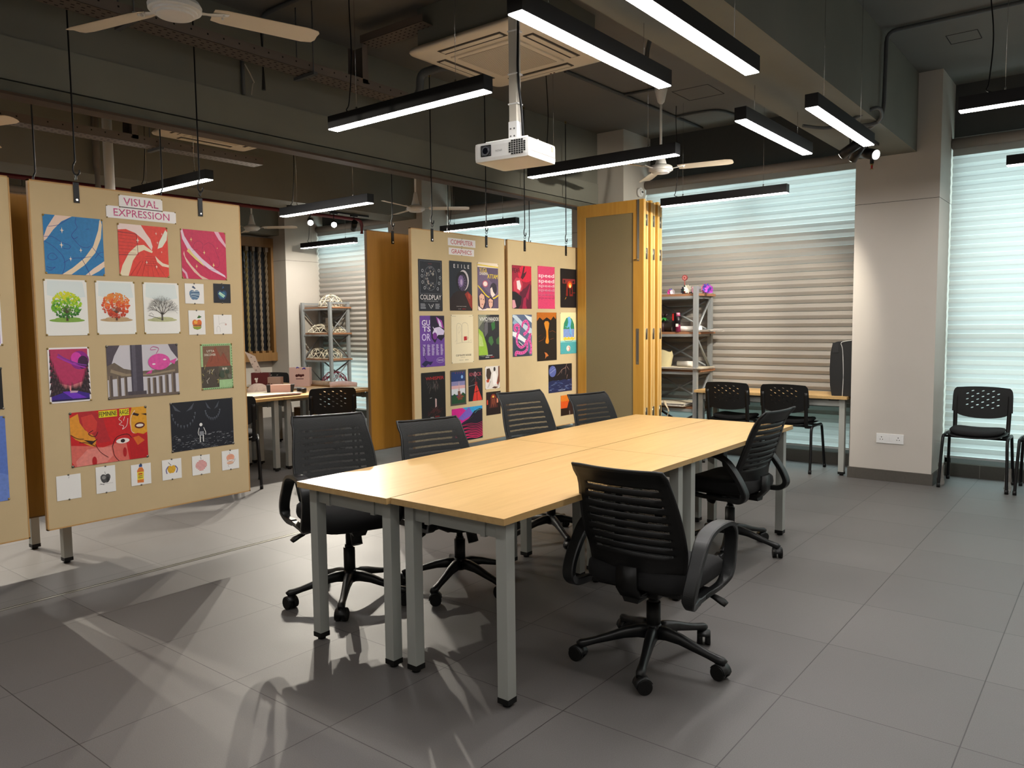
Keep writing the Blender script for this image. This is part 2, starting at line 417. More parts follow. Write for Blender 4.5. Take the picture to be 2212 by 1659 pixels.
# ------------------------------------------------------------------ swivel chair
def swivel_chair(label, dz=0.0, base_rot=0.0, loc=(0, 0, 0), rz=0.0):
    """x right, y forward, origin on the floor under the gas lift; dz raises the seat"""
    t = thing('swivel_chair', label, 'chair', loc, rz, 'black mesh back swivel chairs around the joined tables')
    R = Matrix.Rotation(base_rot, 4, 'Z')
    sb = MB(); sb.lathe([(.001, .095), (.028, .095), (.034, .105), (.036, .15), (.030, .162), (.001, .162)], BLACKP2, seg=20)
    prof = [(-.5, -.5), (.5, -.5), (.42, .25), (.22, .5), (-.22, .5), (-.42, .25)]
    for k in range(5):
        a = 2 * PI * k / 5 + base_rot; c, s = math.cos(a), math.sin(a)
        pth = [(.02, .130), (.07, .132), (.13, .122), (.19, .104), (.25, .088), (.285, .080), (.305, .076), (.318, .066)]
        sc = [(.052, .052), (.048, .046), (.042, .036), (.036, .029), (.032, .024), (.036, .026), (.038, .030), (.030, .030)]
        sb.sweep([(c * r, s * r, z) for r, z in pth], prof, BLACKP2, scales=sc)
    base = sb.build('star_base', t)
    for k in range(5):
        a = 2 * PI * k / 5 + base_rot; c, s = math.cos(a), math.sin(a); q = a + .5 + k * .9
        P = Vector((c * .31, s * .31, 0)); ax = Vector((math.cos(q), math.sin(q), 0)); tr = Vector((-ax.y, ax.x, 0)) * .012
        cb = MB(); cc = P + tr + Vector((0, 0, .030))
        cb.cyl(cc - ax * .029, cc - ax * .005, .030, BLACKP, 24); cb.cyl(cc + ax * .005, cc + ax * .029, .030, BLACKP, 24)
        cb.cyl(P + Vector((0, 0, .03)), P + Vector((0, 0, .075)), .0085, BLACKP, 10)
        hood = [cc + Vector((0, 0, 0)) + (Vector((0, 0, 1)) * math.sin(w) + tr.normalized() * -math.cos(w)) * .033 for w in [i * PI / 8 for i in range(0, 8)]]
        cb.sweep(hood, [(-.002, -.026), (.002, -.026), (.002, .026), (-.002, .026)], BLACKP2, up=ax)
        cb.build('caster', base)
    g = MB(); g.cyl((0, 0, .12), (0, 0, .275 + dz * .4), .030, BLACKP, 20); g.cyl((0, 0, .27 + dz * .4), (0, 0, .29 + dz * .4), .022, BLACKP, 20); g.cyl((0, 0, .28), (0, 0, .385 + dz), .017, BLACKP, 16)
    g.build('gas_lift', t)
    Z = .40 + dz
    m = MB(); m.box(-.085, .085, -.13, .12, Z - .035, Z + .012, BLACKP, bev=.008)
    m.prism([(-.03, Z - .04), (.03, Z - .04), (.05, Z), (-.05, Z)], -.2, .18, BLACKP)
    m.cyl((0, .10, Z - .02), (0, .135, Z - .095), .028, BLACKP, 16)
    m.build('tilt_mechanism', t)
    lv = MB(); lv.tube(smooth_path([(.05, .02, Z - .012), (.16, .03, Z - .018), (.25, .035, Z - .03)], 4), .0055, BLACKP, 8)
    lv.sweep([(.24, .035, Z - .028), (.262, .035, Z - .034), (.29, .036, Z - .046), (.305, .037, Z - .056)], [(-.018, -.006), (.018, -.006), (.018, .006), (-.018, .006)], BLACKP, scales=[(.5, 1), (.9, 1), (1.25, 1), (1.1, .7)])
    lvo = lv.build('height_lever', t)
    MB().box(.075, .1, .01, .045, Z - .028, Z - .004, RED, bev=.003).build('red_tag', lvo)
    # seat cushion: rounded slab with a dip and a rolled front edge
    S = MB(); n = 16; rows = []
    def out(u, k):  # superellipse outline
        c, s = math.cos(u), math.sin(u); e = .45
        return (math.copysign(abs(c) ** e, c) * .245 * k, math.copysign(abs(s) ** e, s) * .235 * k + .02)
    lay = [(.0, .0), (.80, .0), (.93, .008), (.985, .022), (1.0, .04), (.985, .06), (.93, .074), (.80, .082), (.45, .078), (.0, .072)]
    for k, z in lay:
        r = []
        for j in range(40):
            x, y = out(2 * PI * j / 40, k if k else .001)
            zz = Z + .012 + z
            if y > .12: zz -= (y - .12) ** 2 * 1.6
            zz += abs(x) ** 2 * .25 * (z > .05)
            r.append((x, y, zz))
        rows.append(r)
    S.quadgrid(rows, FAB, closed_u=True); S.build('seat', t)
    sp = MB(); sp.box(-.2, .2, -.17, .2, Z + .002, Z + .02, BLACKP, bev=.006)
    sp.build('seat_pan', t)
    # backrest shell with horizontal slots
    z0 = Z + .045
    def bp(u, v):
        hw = .199 + .026 * math.sin(PI * min(1, v * 1.15)) + .006 * max(0, v - .8) * 5
        if v < .12: hw -= (.12 - v) * .45
        z = z0 + .475 * v + (.005 * abs(u) ** 3) * max(0, (v - .6) / .4)
        y = -.205 - .055 * v - .115 * max(0, v - .42) ** 1.5 + .03 * math.exp(-((v - .2) / .2) ** 2)
        y += .045 * u * u * (1 - .55 * v)
        if v > .9: y -= (v - .9) * .18
        if v > .94: hw *= 1 - .05 * ((v - .94) / .06) ** 2
        if abs(u) > .8 and v > .8: y -= .014 * ((abs(u) - .8) / .2) * ((v - .8) / .2)
        return Vector((u * hw, y, z))
    us = [-1, -.93, -.86, -.78, -.62, -.45, -.28, -.1, .1, .28, .45, .62, .78, .86, .93, 1]
    vs = [0, .04, .08, .12, .16, .2]
    nslot = 9; vv = .22; st = (.87 - .22) / nslot; slots = []
    for i in range(nslot):
        slots.append((vv + st * .48, vv + st * .80)); vs += [vv, vv + st * .48, vv + st * .80]; vv += st
    vs += [.87, .9, .93, .96, .985, 1.0]
    vs = sorted(set(round(v, 4) for v in vs))
    sh = MB(); V = [[sh.bm.verts.new(bp(u, v)) for u in us] for v in vs]; ii = sh.mi(BLACKP)
    for a in range(len(vs) - 1):
        vm = (vs[a] + vs[a + 1]) / 2; isl = any(s0 < vm < s1 for s0, s1 in slots)
        for b in range(len(us) - 1):
            um = (us[b] + us[b + 1]) / 2
            if isl and abs(um) < .78: continue
            f = sh.bm.faces.new([V[a][b], V[a][b + 1], V[a + 1][b + 1], V[a + 1][b]]); f.material_index = ii; f.smooth = True
    bmesh.ops.recalc_face_normals(sh.bm, faces=sh.bm.faces[:])
    bmesh.ops.solidify(sh.bm, geom=sh.bm.faces[:], thickness=.007)
    back = sh.build('backrest', t)
    rim = [bp(-1, v) for v in [i / 16 for i in range(17)]] + [bp(u, 1) for u in [-1 + 2 * i / 14 for i in range(1, 15)]] + [bp(1, 1 - i / 16) for i in range(1, 17)] + [bp(1 - 2 * i / 10, 0) for i in range(1, 10)]
    MB().tube(rim, .0065, BLACKP2, 8, closed=True, up=Vector((0, 1, 0))).build('rim', back)
    nm = MB(); nm.quadgrid([[bp(u * .985, .03 + .955 * i / 18) + Vector((0, .011, 0)) for u in us] for i in range(19)], NET); nm.build('mesh_cover', back)
    sp = MB(); sp.sweep([(0, -.12, Z - .012), (0, -.2, Z - .01), (0, -.235, Z + .03), (0, -.232, Z + .12)], [(-.009, -.045), (.009, -.045), (.009, .045), (-.009, .045)], BLACKP, up=Vector((1, 0, 0)))
    sp.build('back_support', t)
    # closed loop armrests
    for sx in (-1, 1):
        x = sx * .262
        pts = [(x - sx * .012, -.13, Z - .004), (x, -.205, Z + .0), (x + sx * .006, -.240, Z + .035), (x + sx * .010, -.222, Z + .09), (x + sx * .008, -.172, Z + .165), (x + sx * .004, -.115, Z + .228), (x, -.04, Z + .256),
               (x, .07, Z + .262), (x, .15, Z + .248), (x, .188, Z + .198), (x, .182, Z + .12), (x, .155, Z + .045), (x - sx * .012, .10, Z + .0), (x - sx * .02, -.02, Z - .008)]
        P = smooth_path(pts, 9, closed=True); sc = []
        for p in P:
            top = max(0, min(1, (p.z - Z - .16) / .08)); bot = max(0, min(1, (Z + .03 - p.z) / .03))
            w = 1.0 + .2 * top - .35 * bot; th = 1.0 + .45 * (p.y < -.12) * (1 - top)
            sc.append((th, w))
        MB().sweep(P, [(-.010, -.020), (-.007, -.024), (.007, -.024), (.010, -.020), (.010, .020), (.007, .024), (-.007, .024), (-.010, .020)] if False else
                   [(-.008, -.026), (.008, -.026), (.011, -.021), (.011, .021), (.008, .026), (-.008, .026), (-.011, .021), (-.011, -.021)], BLACKP2, closed=True, up=Vector((1, 0, 0)), scales=sc, smooth=False).build('armrest', t)
        # bracket to the seat
        MB().box(min(x, sx * .15), max(x, sx * .15), -.06, .04, Z - .012, Z + .002, BLACKP).build('arm_bracket', t)
    return t
def face_rz(dx, dy): return math.atan2(dy, dx) - PI / 2   # rotation so that local +y points to (dx,dy)
CHAIRS = [
 ('swivel chair nearest the camera, its back turned to the camera', -.05, -1.25, (.06, .59, 0), face_rz(-.02, .99)),
 ('swivel chair at the left front corner of the tables, nearest the visual expression board', .02, -2.1, (-1.56, .30, 0), face_rz(.93, -.37)),
 ('swivel chair second along the left side, before the orange edged back board', -.03, -1.3, (-1.235, .80, 0), face_rz(.96, -.25)),
 ('raised swivel chair third along the left side, in front of the computer graphics posters', .04, -.6, (-1.39, 1.88, 0), face_rz(.98, -.2)),
 ('swivel chair farthest along the left side, before the sunset poster and folded doors', -.02, -.5, (-1.28, 2.57, 0), face_rz(.98, -.2)),
 ('swivel chair on the right side of the tables, side view, facing left', -.02, -.05, (-.33, 2.33, 0), face_rz(-.995, .10)),
]
for lb, dz, br, loc, rz in CHAIRS: swivel_chair(lb, dz, br - rz, loc, rz)

# ------------------------------------------------------------------ stacking visitor chair with perforated back
def visitor_chair():
    t = thing('visitor_chair', 'x', 'chair')
    for sx in (-1, 1):
        x = sx * .235
        MB().tube(smooth_path([(x + sx * .012, .225, 0.012), (x + sx * .006, .19, .22), (x, .165, .385), (x, .14, .428), (x, .09, .438), (x, -.09, .438), (x, -.14, .428), (x, -.165, .385), (x + sx * .006, -.19, .22), (x + sx * .012, -.225, .012)], 5), .0125, DSTEEL, 10, up=Vector((1, 0, 0))).build('leg_frame', t)
        for sy in (-1, 1):
            MB().cyl((x + sx * .012, sy * .226, 0), (x + sx * .012, sy * .224, .035), .015, BLACKP, 12).build('foot_cap', t)
        pr = [(-.007, -.016), (.007, -.016), (.007, .016), (-.007, .016)]
        MB().sweep(smooth_path([(sx * .19, -.05, .425), (sx * .197, -.17, .425), (sx * .2, -.205, .47), (sx * .203, -.225, .6), (sx * .205, -.245, .76)], 4), pr, BLACKP, up=Vector((1, 0, 0))).build('back_upright', t)
    MB().tube([(-.235, -.10, .43), (.235, -.10, .43)], .010, DSTEEL, 8).tube([(-.235, .10, .43), (.235, .10, .43)], .010, DSTEEL, 8).build('cross_tube', t)
    S = MB()
    def slab(w, d, za, zb, m, cy=0, sad=.018):
        rows = []
        for k, z in ((0, za), (.9, za), (.98, za + (zb - za) * .3), (1, za + (zb - za) * .55), (.96, za + (zb - za) * .85), (.86, zb), (.4, zb), (0, zb)):
            r = []
            for j in range(36):
                a = 2 * PI * j / 36; c, s = math.cos(a), math.sin(a); e = .5; kk = max(k, .001)
                X = math.copysign(abs(c) ** e, c) * w * kk; Y = math.copysign(abs(s) ** e, s) * d * kk + cy
                r.append((X, Y, z + sad * (X / w) ** 2 - (max(0, Y - .1)) ** 2 * .8))
            rows.append(r)
        S.quadgrid(rows, m, closed_u=True)
    slab(.222, .215, .437, .452, BLACKP)
    S.build('seat_pan', t); S = MB(); slab(.200, .195, .449, .492, FAB); S.build('seat', t)
    # perforated back: outline with slot holes, filled, thickened, bent
    bm = bmesh.new()
    def loop(pts):
        vs = [bm.verts.new((x, 0, z)) for x, z in pts]
        return [bm.edges.new((vs[i], vs[(i + 1) % len(vs)])) for i in range(len(vs))]
    def Zt(x): return .838 - .012 * (x / .225) ** 2
    o = []
    for i in range(13): x = -.2 + .4 * i / 12; o.append((x, Zt(x)))
    o += [(.215, .815), (.223, .795), (.227, .76), (.229, .62), (.2, .612)]
    for i in range(1, 12): a = PI * i / 12; o.append((.2 * math.cos(a), .612 - .052 * math.sin(a)))
    o += [(-.2, .612), (-.229, .62), (-.227, .76), (-.223, .795), (-.215, .815)]
    E = loop(o)
    for r in range(7):
        n = 3 if r % 2 == 0 else 4; zc = .800 - r * .0245
        for i in range(n):
            xc = (i - (n - 1) / 2) * .078; h = []
            for j in range(10):
                a = 2 * PI * j / 10; dx = .011 * math.cos(a); dzz = .0042 * math.sin(a)
                h.append((xc + dx, zc + dzz - dx * .3))
            E += loop(h)
    bmesh.ops.triangle_fill(bm, edges=E, use_beauty=True, use_dissolve=False)
    bmesh.ops.recalc_face_normals(bm, faces=bm.faces[:])
    bmesh.ops.solidify(bm, geom=bm.faces[:], thickness=.008)
    for v in bm.verts:
        z = v.co.z; v.co.y += -.225 - (z - .6) * .11 - .012 + .020 * (v.co.x / .22) ** 2
    B = MB(); B.merge(bm, BLACKP); B.build('backrest', t)
    return t
vc = visitor_chair()
VIS = [((-1.50, 5.02 + .26, 0), 0, 'perforated black visitor chair tucked under the side table, left of the pair'),
       ((-.935, 5.28, 0), 0, 'perforated black visitor chair tucked under the side table, right of the pair'),
       ((.62, 5.325, 0), PI, 'perforated black visitor chair facing the camera, plastic wrap on its feet, beside the column'),
       ((1.17, 5.325, 0), PI, 'black visitor chair cut off by the right picture edge'),
       ((-4.66, 2.66, 0), face_rz(-.85, .55), 'perforated black visitor chair before the craft tables, back to the camera'),
       ((-4.70, 1.56, 0), face_rz(-.85, .53), 'black visitor chair half hidden behind the right edge of the visual expression board'),
       ((-6.98, 3.55, 0), face_rz(.8, -.6), 'black visitor chair on the far side of the craft tables, behind the red bag')]
for i, (loc, rz, lb) in enumerate(VIS):
    o = vc if i == 0 else copy_tree(vc)
    place(o, loc, rz, lb, 'black visitor chairs with perforated backs')
# plastic wrap scraps on the feet of the facing chair
for i, (x, y, lb) in enumerate(((.373, 5.195, 'crumpled clear plastic wrap on the left foot of the facing chair'), (.867, 5.195, 'crumpled clear plastic wrap on the right foot of the facing chair'))):
    mb = MB(); rows = []
    for k in range(9):
        z = .003 + k * .024; rows.append([(x + (.019 + random.uniform(0, .012) * (1.3 - k / 9)) * math.cos(a), y + (.019 + random.uniform(0, .012) * (1.3 - k / 9)) * math.sin(a) + k * .0009, z) for a in [2 * PI * j / 10 for j in range(10)]])
    mb.quadgrid(rows, mat('clear_wrap', '#a9a39c', .25, alpha=.45), closed_u=True, smooth=False)
    tag(mb.build('plastic_wrap'), lb, 'plastic wrap', 'plastic wrap on chair feet')
#PART2
# ------------------------------------------------------------------ suspended linear lamps
def linear_lamp(label, c, axis, L=1.22, cord_end=-1, cord_to=None, zw=None):
    t = thing('linear_lamp', label, 'lamp', c, 0 if axis == 'X' else PI / 2, 'black suspended strip lamps')
    h = L / 2; zc = (zw or ZC) - c[2]
    MB().box(-h, h, -.036, .036, .004, .078, LAMPB, bev=.0015).build('lamp_housing', t)
    MB().box(-h + .004, h - .004, -.033, .033, 0, .0041, LED).build('diffuser', t)
    for s in (-1, 1):
        x = s * (h - .22); MB().cyl((x, 0, .078), (x, 0, .10), .006, CHROME, 8).cyl((x, 0, .09), (x, 0, zc), .0011, CHROME, 6).build('suspension_wire', t)
    if cord_end is None: return t
    x = cord_end * (h - .14); k = cord_to or (x + cord_end * .02, .05)
    P = smooth_path([(x + .03, .01, .08), (x - .01, .0, .10), (x, .015, .15), (x + .012, .03, zc * .45), (k[0], k[1], zc * .8), (k[0], k[1], zc)], 6)
    MB().tube(P, .0038, DSTEEL, 6).build('power_cord', t)
    return t
linear_lamp('strip lamp left of the projector, running towards the air conditioner', (-1.59, .79, 2.6), 'X')
linear_lamp('strip lamp in the upper middle, right of the projector pole', (-.27, .71, 2.6), 'Y', cord_end=None, zw=2.85)
linear_lamp('long bright strip lamp at the top, cut by the upper picture edge', (.145, .79, 2.6), 'Y', cord_end=None)
linear_lamp('strip lamp right of the projector, in front of the white fan', (-1.39, 2.49, 2.53), 'X')
linear_lamp('strip lamp between the fan blade and the three spotlights', (-.23, 2.79, 2.6), 'Y', cord_end=None, zw=2.85)
linear_lamp('strip lamp beside the black spotlights under the beam', (.175, 2.79, 2.6), 'Y', cord_end=None)
linear_lamp('long strip lamp hanging before the ribbed blind above the folded doors', (-1.40, 4.64, 2.55), 'X', 1.22)
linear_lamp('strip lamp at the upper right picture edge', (1.4, 2.84, 2.6), 'X')
linear_lamp('small strip lamp cut by the right edge, before the glowing blind', (1.42, 4.87, 2.6), 'X')
linear_lamp('strip lamp just above the visual expression board', (-4.77, 1.14, 2.6), 'X')
linear_lamp('strip lamp above the two bright spot lights', (-4.01, 2.14, 2.45), 'X')
linear_lamp('small strip lamp below the two bright spot lights', (-7.59, 5.02, 2.6), 'X')
linear_lamp('strip lamp behind the computer graphics signs', (-4.67, 4.98, 2.6), 'X')
for i, (x, y, ax) in enumerate(((1.4, .79, 'X'), (1.4, -1.4, 'X'), (-1.59, -1.4, 'X'), (.9, -2.9, 'X'), (-4.77, -1.2, 'X'), (-7.4, 1.1, 'X'), (-7.4, -1.4, 'X'), (.0, -3.6, 'X'), (2.9, 2.8, 'X'), (2.9, -.4, 'X'))):  # unseen extra lamps, added for the light they give the room
    linear_lamp('added strip lamp hanging out of view to light the room', (x, y, 2.6), ax)

# ------------------------------------------------------------------ ceiling fans
def fan(label, x, y, z, a0, rod_top=ZC):
    t = thing('ceiling_fan', label, 'fan', (x, y, z), 0, 'white three blade ceiling fans')
    zt = rod_top - z
    MB().cyl((0, 0, .17), (0, 0, zt - .03), .011, WHITEP, 12).build('down_rod', t)
    MB().lathe([(.012, zt - .15), (.03, zt - .13), (.055, zt - .03), (.06, zt), (.001, zt)], WHITEP).build('ceiling_canopy', t)
    MB().lathe([(.014, .19), (.022, .17), (.034, .10), (.048, .055), (.052, .03)], WHITEP).build('lower_canopy', t)
    MB().lathe([(.001, .04), (.06, .038), (.098, .022), (.108, .004), (.106, -.014), (.098, -.017), (.090, -.018), (.088, -.026), (.076, -.028), (.074, -.036), (.066, -.038), (.001, -.040)], WHITEP, seg=56, smooth=False).build('motor', t)
    for k in range(3):
        a = math.radians(a0 + 120 * k); M = Matrix.Rotation(a, 4, 'Z') @ Matrix.Rotation(math.radians(-10), 4, 'X')
        b = MB(); n = 10; up = []; dn = []
        for i in range(n + 1):
            f = i / n; x = .155 + .46 * f; w = .055 + .008 * f
            if i == n: w -= .012
            if i == 0: w -= .01
            up.append([M @ Vector((x + (.012 if abs(q) < 1 else 0) * (i == n), q * w, .004 + .006 * (1 - abs(q)))) for q in (-1, -.6, 0, .6, 1)])
            dn.append([M @ Vector((x + (.012 if abs(q) < 1 else 0) * (i == n), q * w, .002 + .006 * (1 - abs(q)))) for q in (-1, -.6, 0, .6, 1)])
        b.quadgrid(up, CREAM); b.quadgrid(dn, CREAM)
        b.build('blade', t)
        c = MB(); c.sweep([M @ Vector((.09, 0, -.004)), M @ Vector((.13, 0, 0)), M @ Vector((.22, 0, .010))], [(-.02, -.0015), (.02, -.0015), (.02, .0015), (-.02, .0015)], WHITEP, scales=[1, .6, 1.3])
        for q in (-.013, .013): c.cyl(M @ Vector((.2, q, -.002)), M @ Vector((.2, q, .014)), .005, WHITEP, 8)
        c.build('blade_arm', t)
    return t
fan('white ceiling fan at the top left, its motor cut by the picture edge', -1.62, -.5, 2.78, 194)
fan('white ceiling fan in front of the dark wall, right of the projector', -1.717, 4.05, 2.79, 12)
fan('small white ceiling fan above the rope screen in the far room', -7.9, 3.97, 2.79, 36, 3.5)
fan('white ceiling fan with a raised blade before the far column', -4.99, 4.24, 2.79, 42)
fan('white ceiling fan at the left edge of which two blade tips show', -4.75, -.42, 2.8, 17)

# ------------------------------------------------------------------ air conditioner cassettes
def cassette(label, x, y, z):
    t = thing('air_conditioner', label, 'air conditioner', (x, y, z), 0, 'ceiling cassette air conditioners')
    MB().box(-.42, .42, -.42, .42, .045, ZC - z - .002, BEAMM).build('unit_body', t)
    p = MB(); h = .475; outer = []
    for (cx, cy, a0) in ((h - .05, h - .05, 0), (-h + .05, h - .05, 90), (-h + .05, -h + .05, 180), (h - .05, -h + .05, 270)):
        for j in range(5): a = math.radians(a0 + 22.5 * j); outer.append((cx + .05 * math.cos(a), cy + .05 * math.sin(a)))
    rows = [[(px * k, py * k, zz) for px, py in outer] for k, zz in ((.2, .0), (.9, -.001), (.985, .004), (1, .014), (1, .022), (.96, .045), (.5, .046))]
    p.quadgrid(rows, CREAM, closed_u=True); p.build('panel', t)
    g = MB(); g.box(-.27, .27, -.27, .27, -.012, .001, CREAM, bev=.008); g.box(-.235, .235, -.235, .235, -.0135, -.010, GRILLE)
    for i in range(38):
        q = -.228 + .456 * i / 37; g.box(q - .002, q + .002, -.23, .23, -.0150, -.0130, CREAM)
    g.build('intake_grille', t)
    for k in range(4):
        M = Matrix.Rotation(k * PI / 2, 4, 'Z'); s = MB()
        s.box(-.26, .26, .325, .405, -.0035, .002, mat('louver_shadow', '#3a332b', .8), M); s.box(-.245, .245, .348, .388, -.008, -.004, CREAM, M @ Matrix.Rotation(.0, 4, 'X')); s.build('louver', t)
    if True:
        d = MB()
        for q in (.03, .06): d.box(q * 1, q + .012, .44, .448, -.003, .0, mat('tiny_mark', '#6e3b30', .6))
        d.build('indicator', t)
    # painted outline panel on the body
    f = MB()
    for (a, b, c_, d_) in ((-.25, .25, .10, .104), (-.25, .25, .226, .23), (-.25, -.246, .10, .23), (.246, .25, .10, .23)): f.box(a, b, -.4206, -.4195, c_, d_, mat('pale_outline', '#6c6b62', .8))
    f.build('access_panel', t)
cassette('cream ceiling cassette air conditioner behind the projector pole', -1.725, 1.89, 3.2)
cassette('cream ceiling cassette air conditioner seen under the header rail above the boards', -4.92, 1.78, 3.17)

# ------------------------------------------------------------------ projector
t = thing('projector', 'white ceiling projector hanging from a square pole', 'projector', (-.775, .745, 2.205), math.radians(6))
b = MB(); b.box(-.152, .152, -.13, .13, 0, .092, WHITEP, bev=.018); b.build('body', t)
b = MB(); b.box(-.115, -.055, -.1315, -.125, .024, .078, mat('lens_recess', '#15161a', .25), bev=.006)
b.cyl((-.084, -.131, .05), (-.084, -.137, .05), .021, mat('lens_ring', '#3a3b42', .3), 24); b.cyl((-.084, -.137, .05), (-.084, -.1385, .05), .015, mat('lens_glass', '#0a0c14', .05, spec=1), 24); b.build('lens', t)
b = MB()
for i in range(7):
    for j in range(7):
        if (i in (0, 6)) and (j in (0, 6)): continue
        b.box(.045 + i * .0135, .054 + i * .0135, -.1325, -.1295, .018 + j * .0098, .0246 + j * .0098, HOLE)
b.build('vent', t)
MB().box(.151, .1535, -.10, .12, .03, .032, GRILLE).build('side_seam', t); MB().box(.151, .154, .085, .10, .055, .08, GRILLE).build('side_latch', t)
def text_mesh(s, m, w=None, h=None, bold=0.0):
    cu = bpy.data.curves.new('txt', 'FONT'); cu.body = s; cu.offset = min(bold, .008); cu.resolution_u = 2
    o = bpy.data.objects.new('txt', cu); COL.objects.link(o)
    bpy.context.view_layer.update()
    me = bpy.data.meshes.new_from_object(o.evaluated_get(bpy.context.evaluated_depsgraph_get()))
    bpy.data.objects.remove(o); bpy.data.curves.remove(cu)
    xs = [v.co.x for v in me.vertices]; ys = [v.co.y for v in me.vertices]
    x0, x1, y0, y1 = min(xs), max(xs), min(ys), max(ys); sx = w / (x1 - x0) if w else 1; sy = h / (y1 - y0) if h else sx
    if not w: sx = sy
    pts = [((v.co.x - (x0 + x1) / 2) * sx, (v.co.y - (y0 + y1) / 2) * sy) for v in me.vertices]
    fs = [list(p.vertices) for p in me.polygons]; bpy.data.meshes.remove(me)
    return pts, fs
def put_text(mb, s, fn, m, w=None, h=None, bold=0.0):
    pts, fs = text_mesh(s, m, w, h, bold); i = mb.mi(m); V = [mb.bm.verts.new(fn(a, c)) for a, c in pts]
    for f in fs:
        try: g = mb.bm.faces.new([V[k] for k in f]); g.material_index = i
        except ValueError: pass
b = MB(); put_text(b, 'EPSON', lambda a, c: (-.012 + -a, -.1312, .045 - c), mat('logo_grey', '#7d8083', .5), w=.036, bold=.01); b.build('lettering', t)
b = MB()
for s in (-1, 1):
    b.tube([(-.13, s * .03 - .03, .105), (.10, s * .05, .11)], .006, WHITEP, 8)
b.box(-.05, .05, -.05, .05, .093, .112, WHITEP, bev=.004); b.box(-.024, .024, -.024, .024, .11, .20, WHITEP, bev=.002)
for q in (.13, .165):
    for r in (-.01, .01): b.cyl((r, -.0245, q), (r, -.027, q), .004, CHROME, 8)
b.build('mount_bracket', t)
b = MB(); b.box(-.021, .021, -.021, .021, .19, 1.295, mat('pole_cream', '#b9b3a6', .4), bev=.002)
for q in (.28, .42, .62, .85): b.box(-.025, .03, -.024, .024, q, q + .006, WHITEP)
b.build('ceiling_pole', t)
MB().tube(smooth_path([(.03, -.022, 1.29), (.034, -.02, .7), (.03, -.018, .42), (.036, .0, .26), (.032, .02, .13), (.02, .06, .10)], 6), .006, DSTEEL, 8).build('signal_cable', t)

# ------------------------------------------------------------------ track spotlights
def track(label, x, y0, y1, zbeam):
    t = thing('spot_track', label, 'light track', (x, (y0 + y1) / 2, zbeam), 0, 'black lighting tracks under the beams')
    h = (y1 - y0) / 2
    MB().box(-.017, .017, -h, h, -.022, 0, LAMPB).build('rail', t); MB().box(-.02, .02, -h - .02, -h + .06, -.03, 0, LAMPB).build('feed_box', t)
def spot(label, x, y, z, aim, L=.14, energy=0, em=12.0, r=.036):
    t = thing('track_spotlight', label, 'spotlight', (x, y, z), 0, 'black cylinder track spotlights')
    d = (Vector(aim) - Vector((x, y, z - .13))).normalized(); c = Vector((0, 0, -.13))
    MB().box(-.016, .016, -.05, .05, -.02, 0, LAMPB).cyl((0, 0, 0), (0, 0, -.13), .006, LAMPB, 10).build('stem', t)
    MB().cyl(c - d * L * .5, c + d * L * .5, r, LAMPB, 24).build('lamp_cylinder', t)
    MB().cyl(c + d * (L * .5 + .0005), c + d * (L * .5 + .003), r * .86, mat('spot_lens_%d' % int(em), (1, .97, .9, 1), .4, emit=em), 24).build('lens', t)
    if energy:
        l = bpy.data.lights.new('spot_beam', 'SPOT'); l.energy = energy; l.spot_size = math.radians(80); l.spot_blend = .5; l.shadow_soft_size = .018; l.color = (1, .92, .78)
        o = bpy.data.objects.new('spot_beam', l); COL.objects.link(o); o.parent = t; o.location = c + d * (L * .5 + .02)
        o.rotation_euler = d.to_track_quat('-Z', 'Y').to_euler()
    return t
track('black track with two lit spotlights under the far beam', -6.12, 3.3, 4.5, 2.84)
spot('left one of the two glaring spot lights under the far beam', -6.15, 3.62, 2.82, (-2.6, .9, .9), energy=110, em=60)
spot('right one of the two glaring spot lights under the far beam', -6.1, 3.93, 2.82, (-1.1, .2, .2), energy=165, em=60)
spot('unlit looking black spotlight pointing away beside the glaring pair', -6.1, 4.25, 2.82, (-8.0, 5.4, 1.2), em=20, energy=120)
track('black track hidden behind the visual expression board', -6.12, -1.2, -.1, 2.84)
spot('spotlight behind the boards lighting the gap between them, left', -6.1, -.84, 2.84, (-1.6, -.6, .1), energy=170, em=60)
spot('spotlight behind the boards lighting the gap between them, right', -6.1, -.48, 2.84, (-1.6, -.75, .1), energy=120, em=60)
track('black track carrying three spotlights under the grey beam by the column', -.05, 3.35, 4.55, 2.85)
spot('lit black spotlight pointing right before the column', -.02, 4.15, 2.83, (3.2, 2.3, 1.5), L=.17, em=8, energy=40, r=.04)
spot('black spotlight pointing left under the beam, nearer one of two', -.08, 3.9, 2.83, (-3.2, 4.9, 1.2), L=.15, em=8, energy=90)
spot('black spotlight pointing left under the beam, lower one of two', -.06, 4.02, 2.83, (-2.0, 5.5, .6), L=.15, em=8, energy=60)

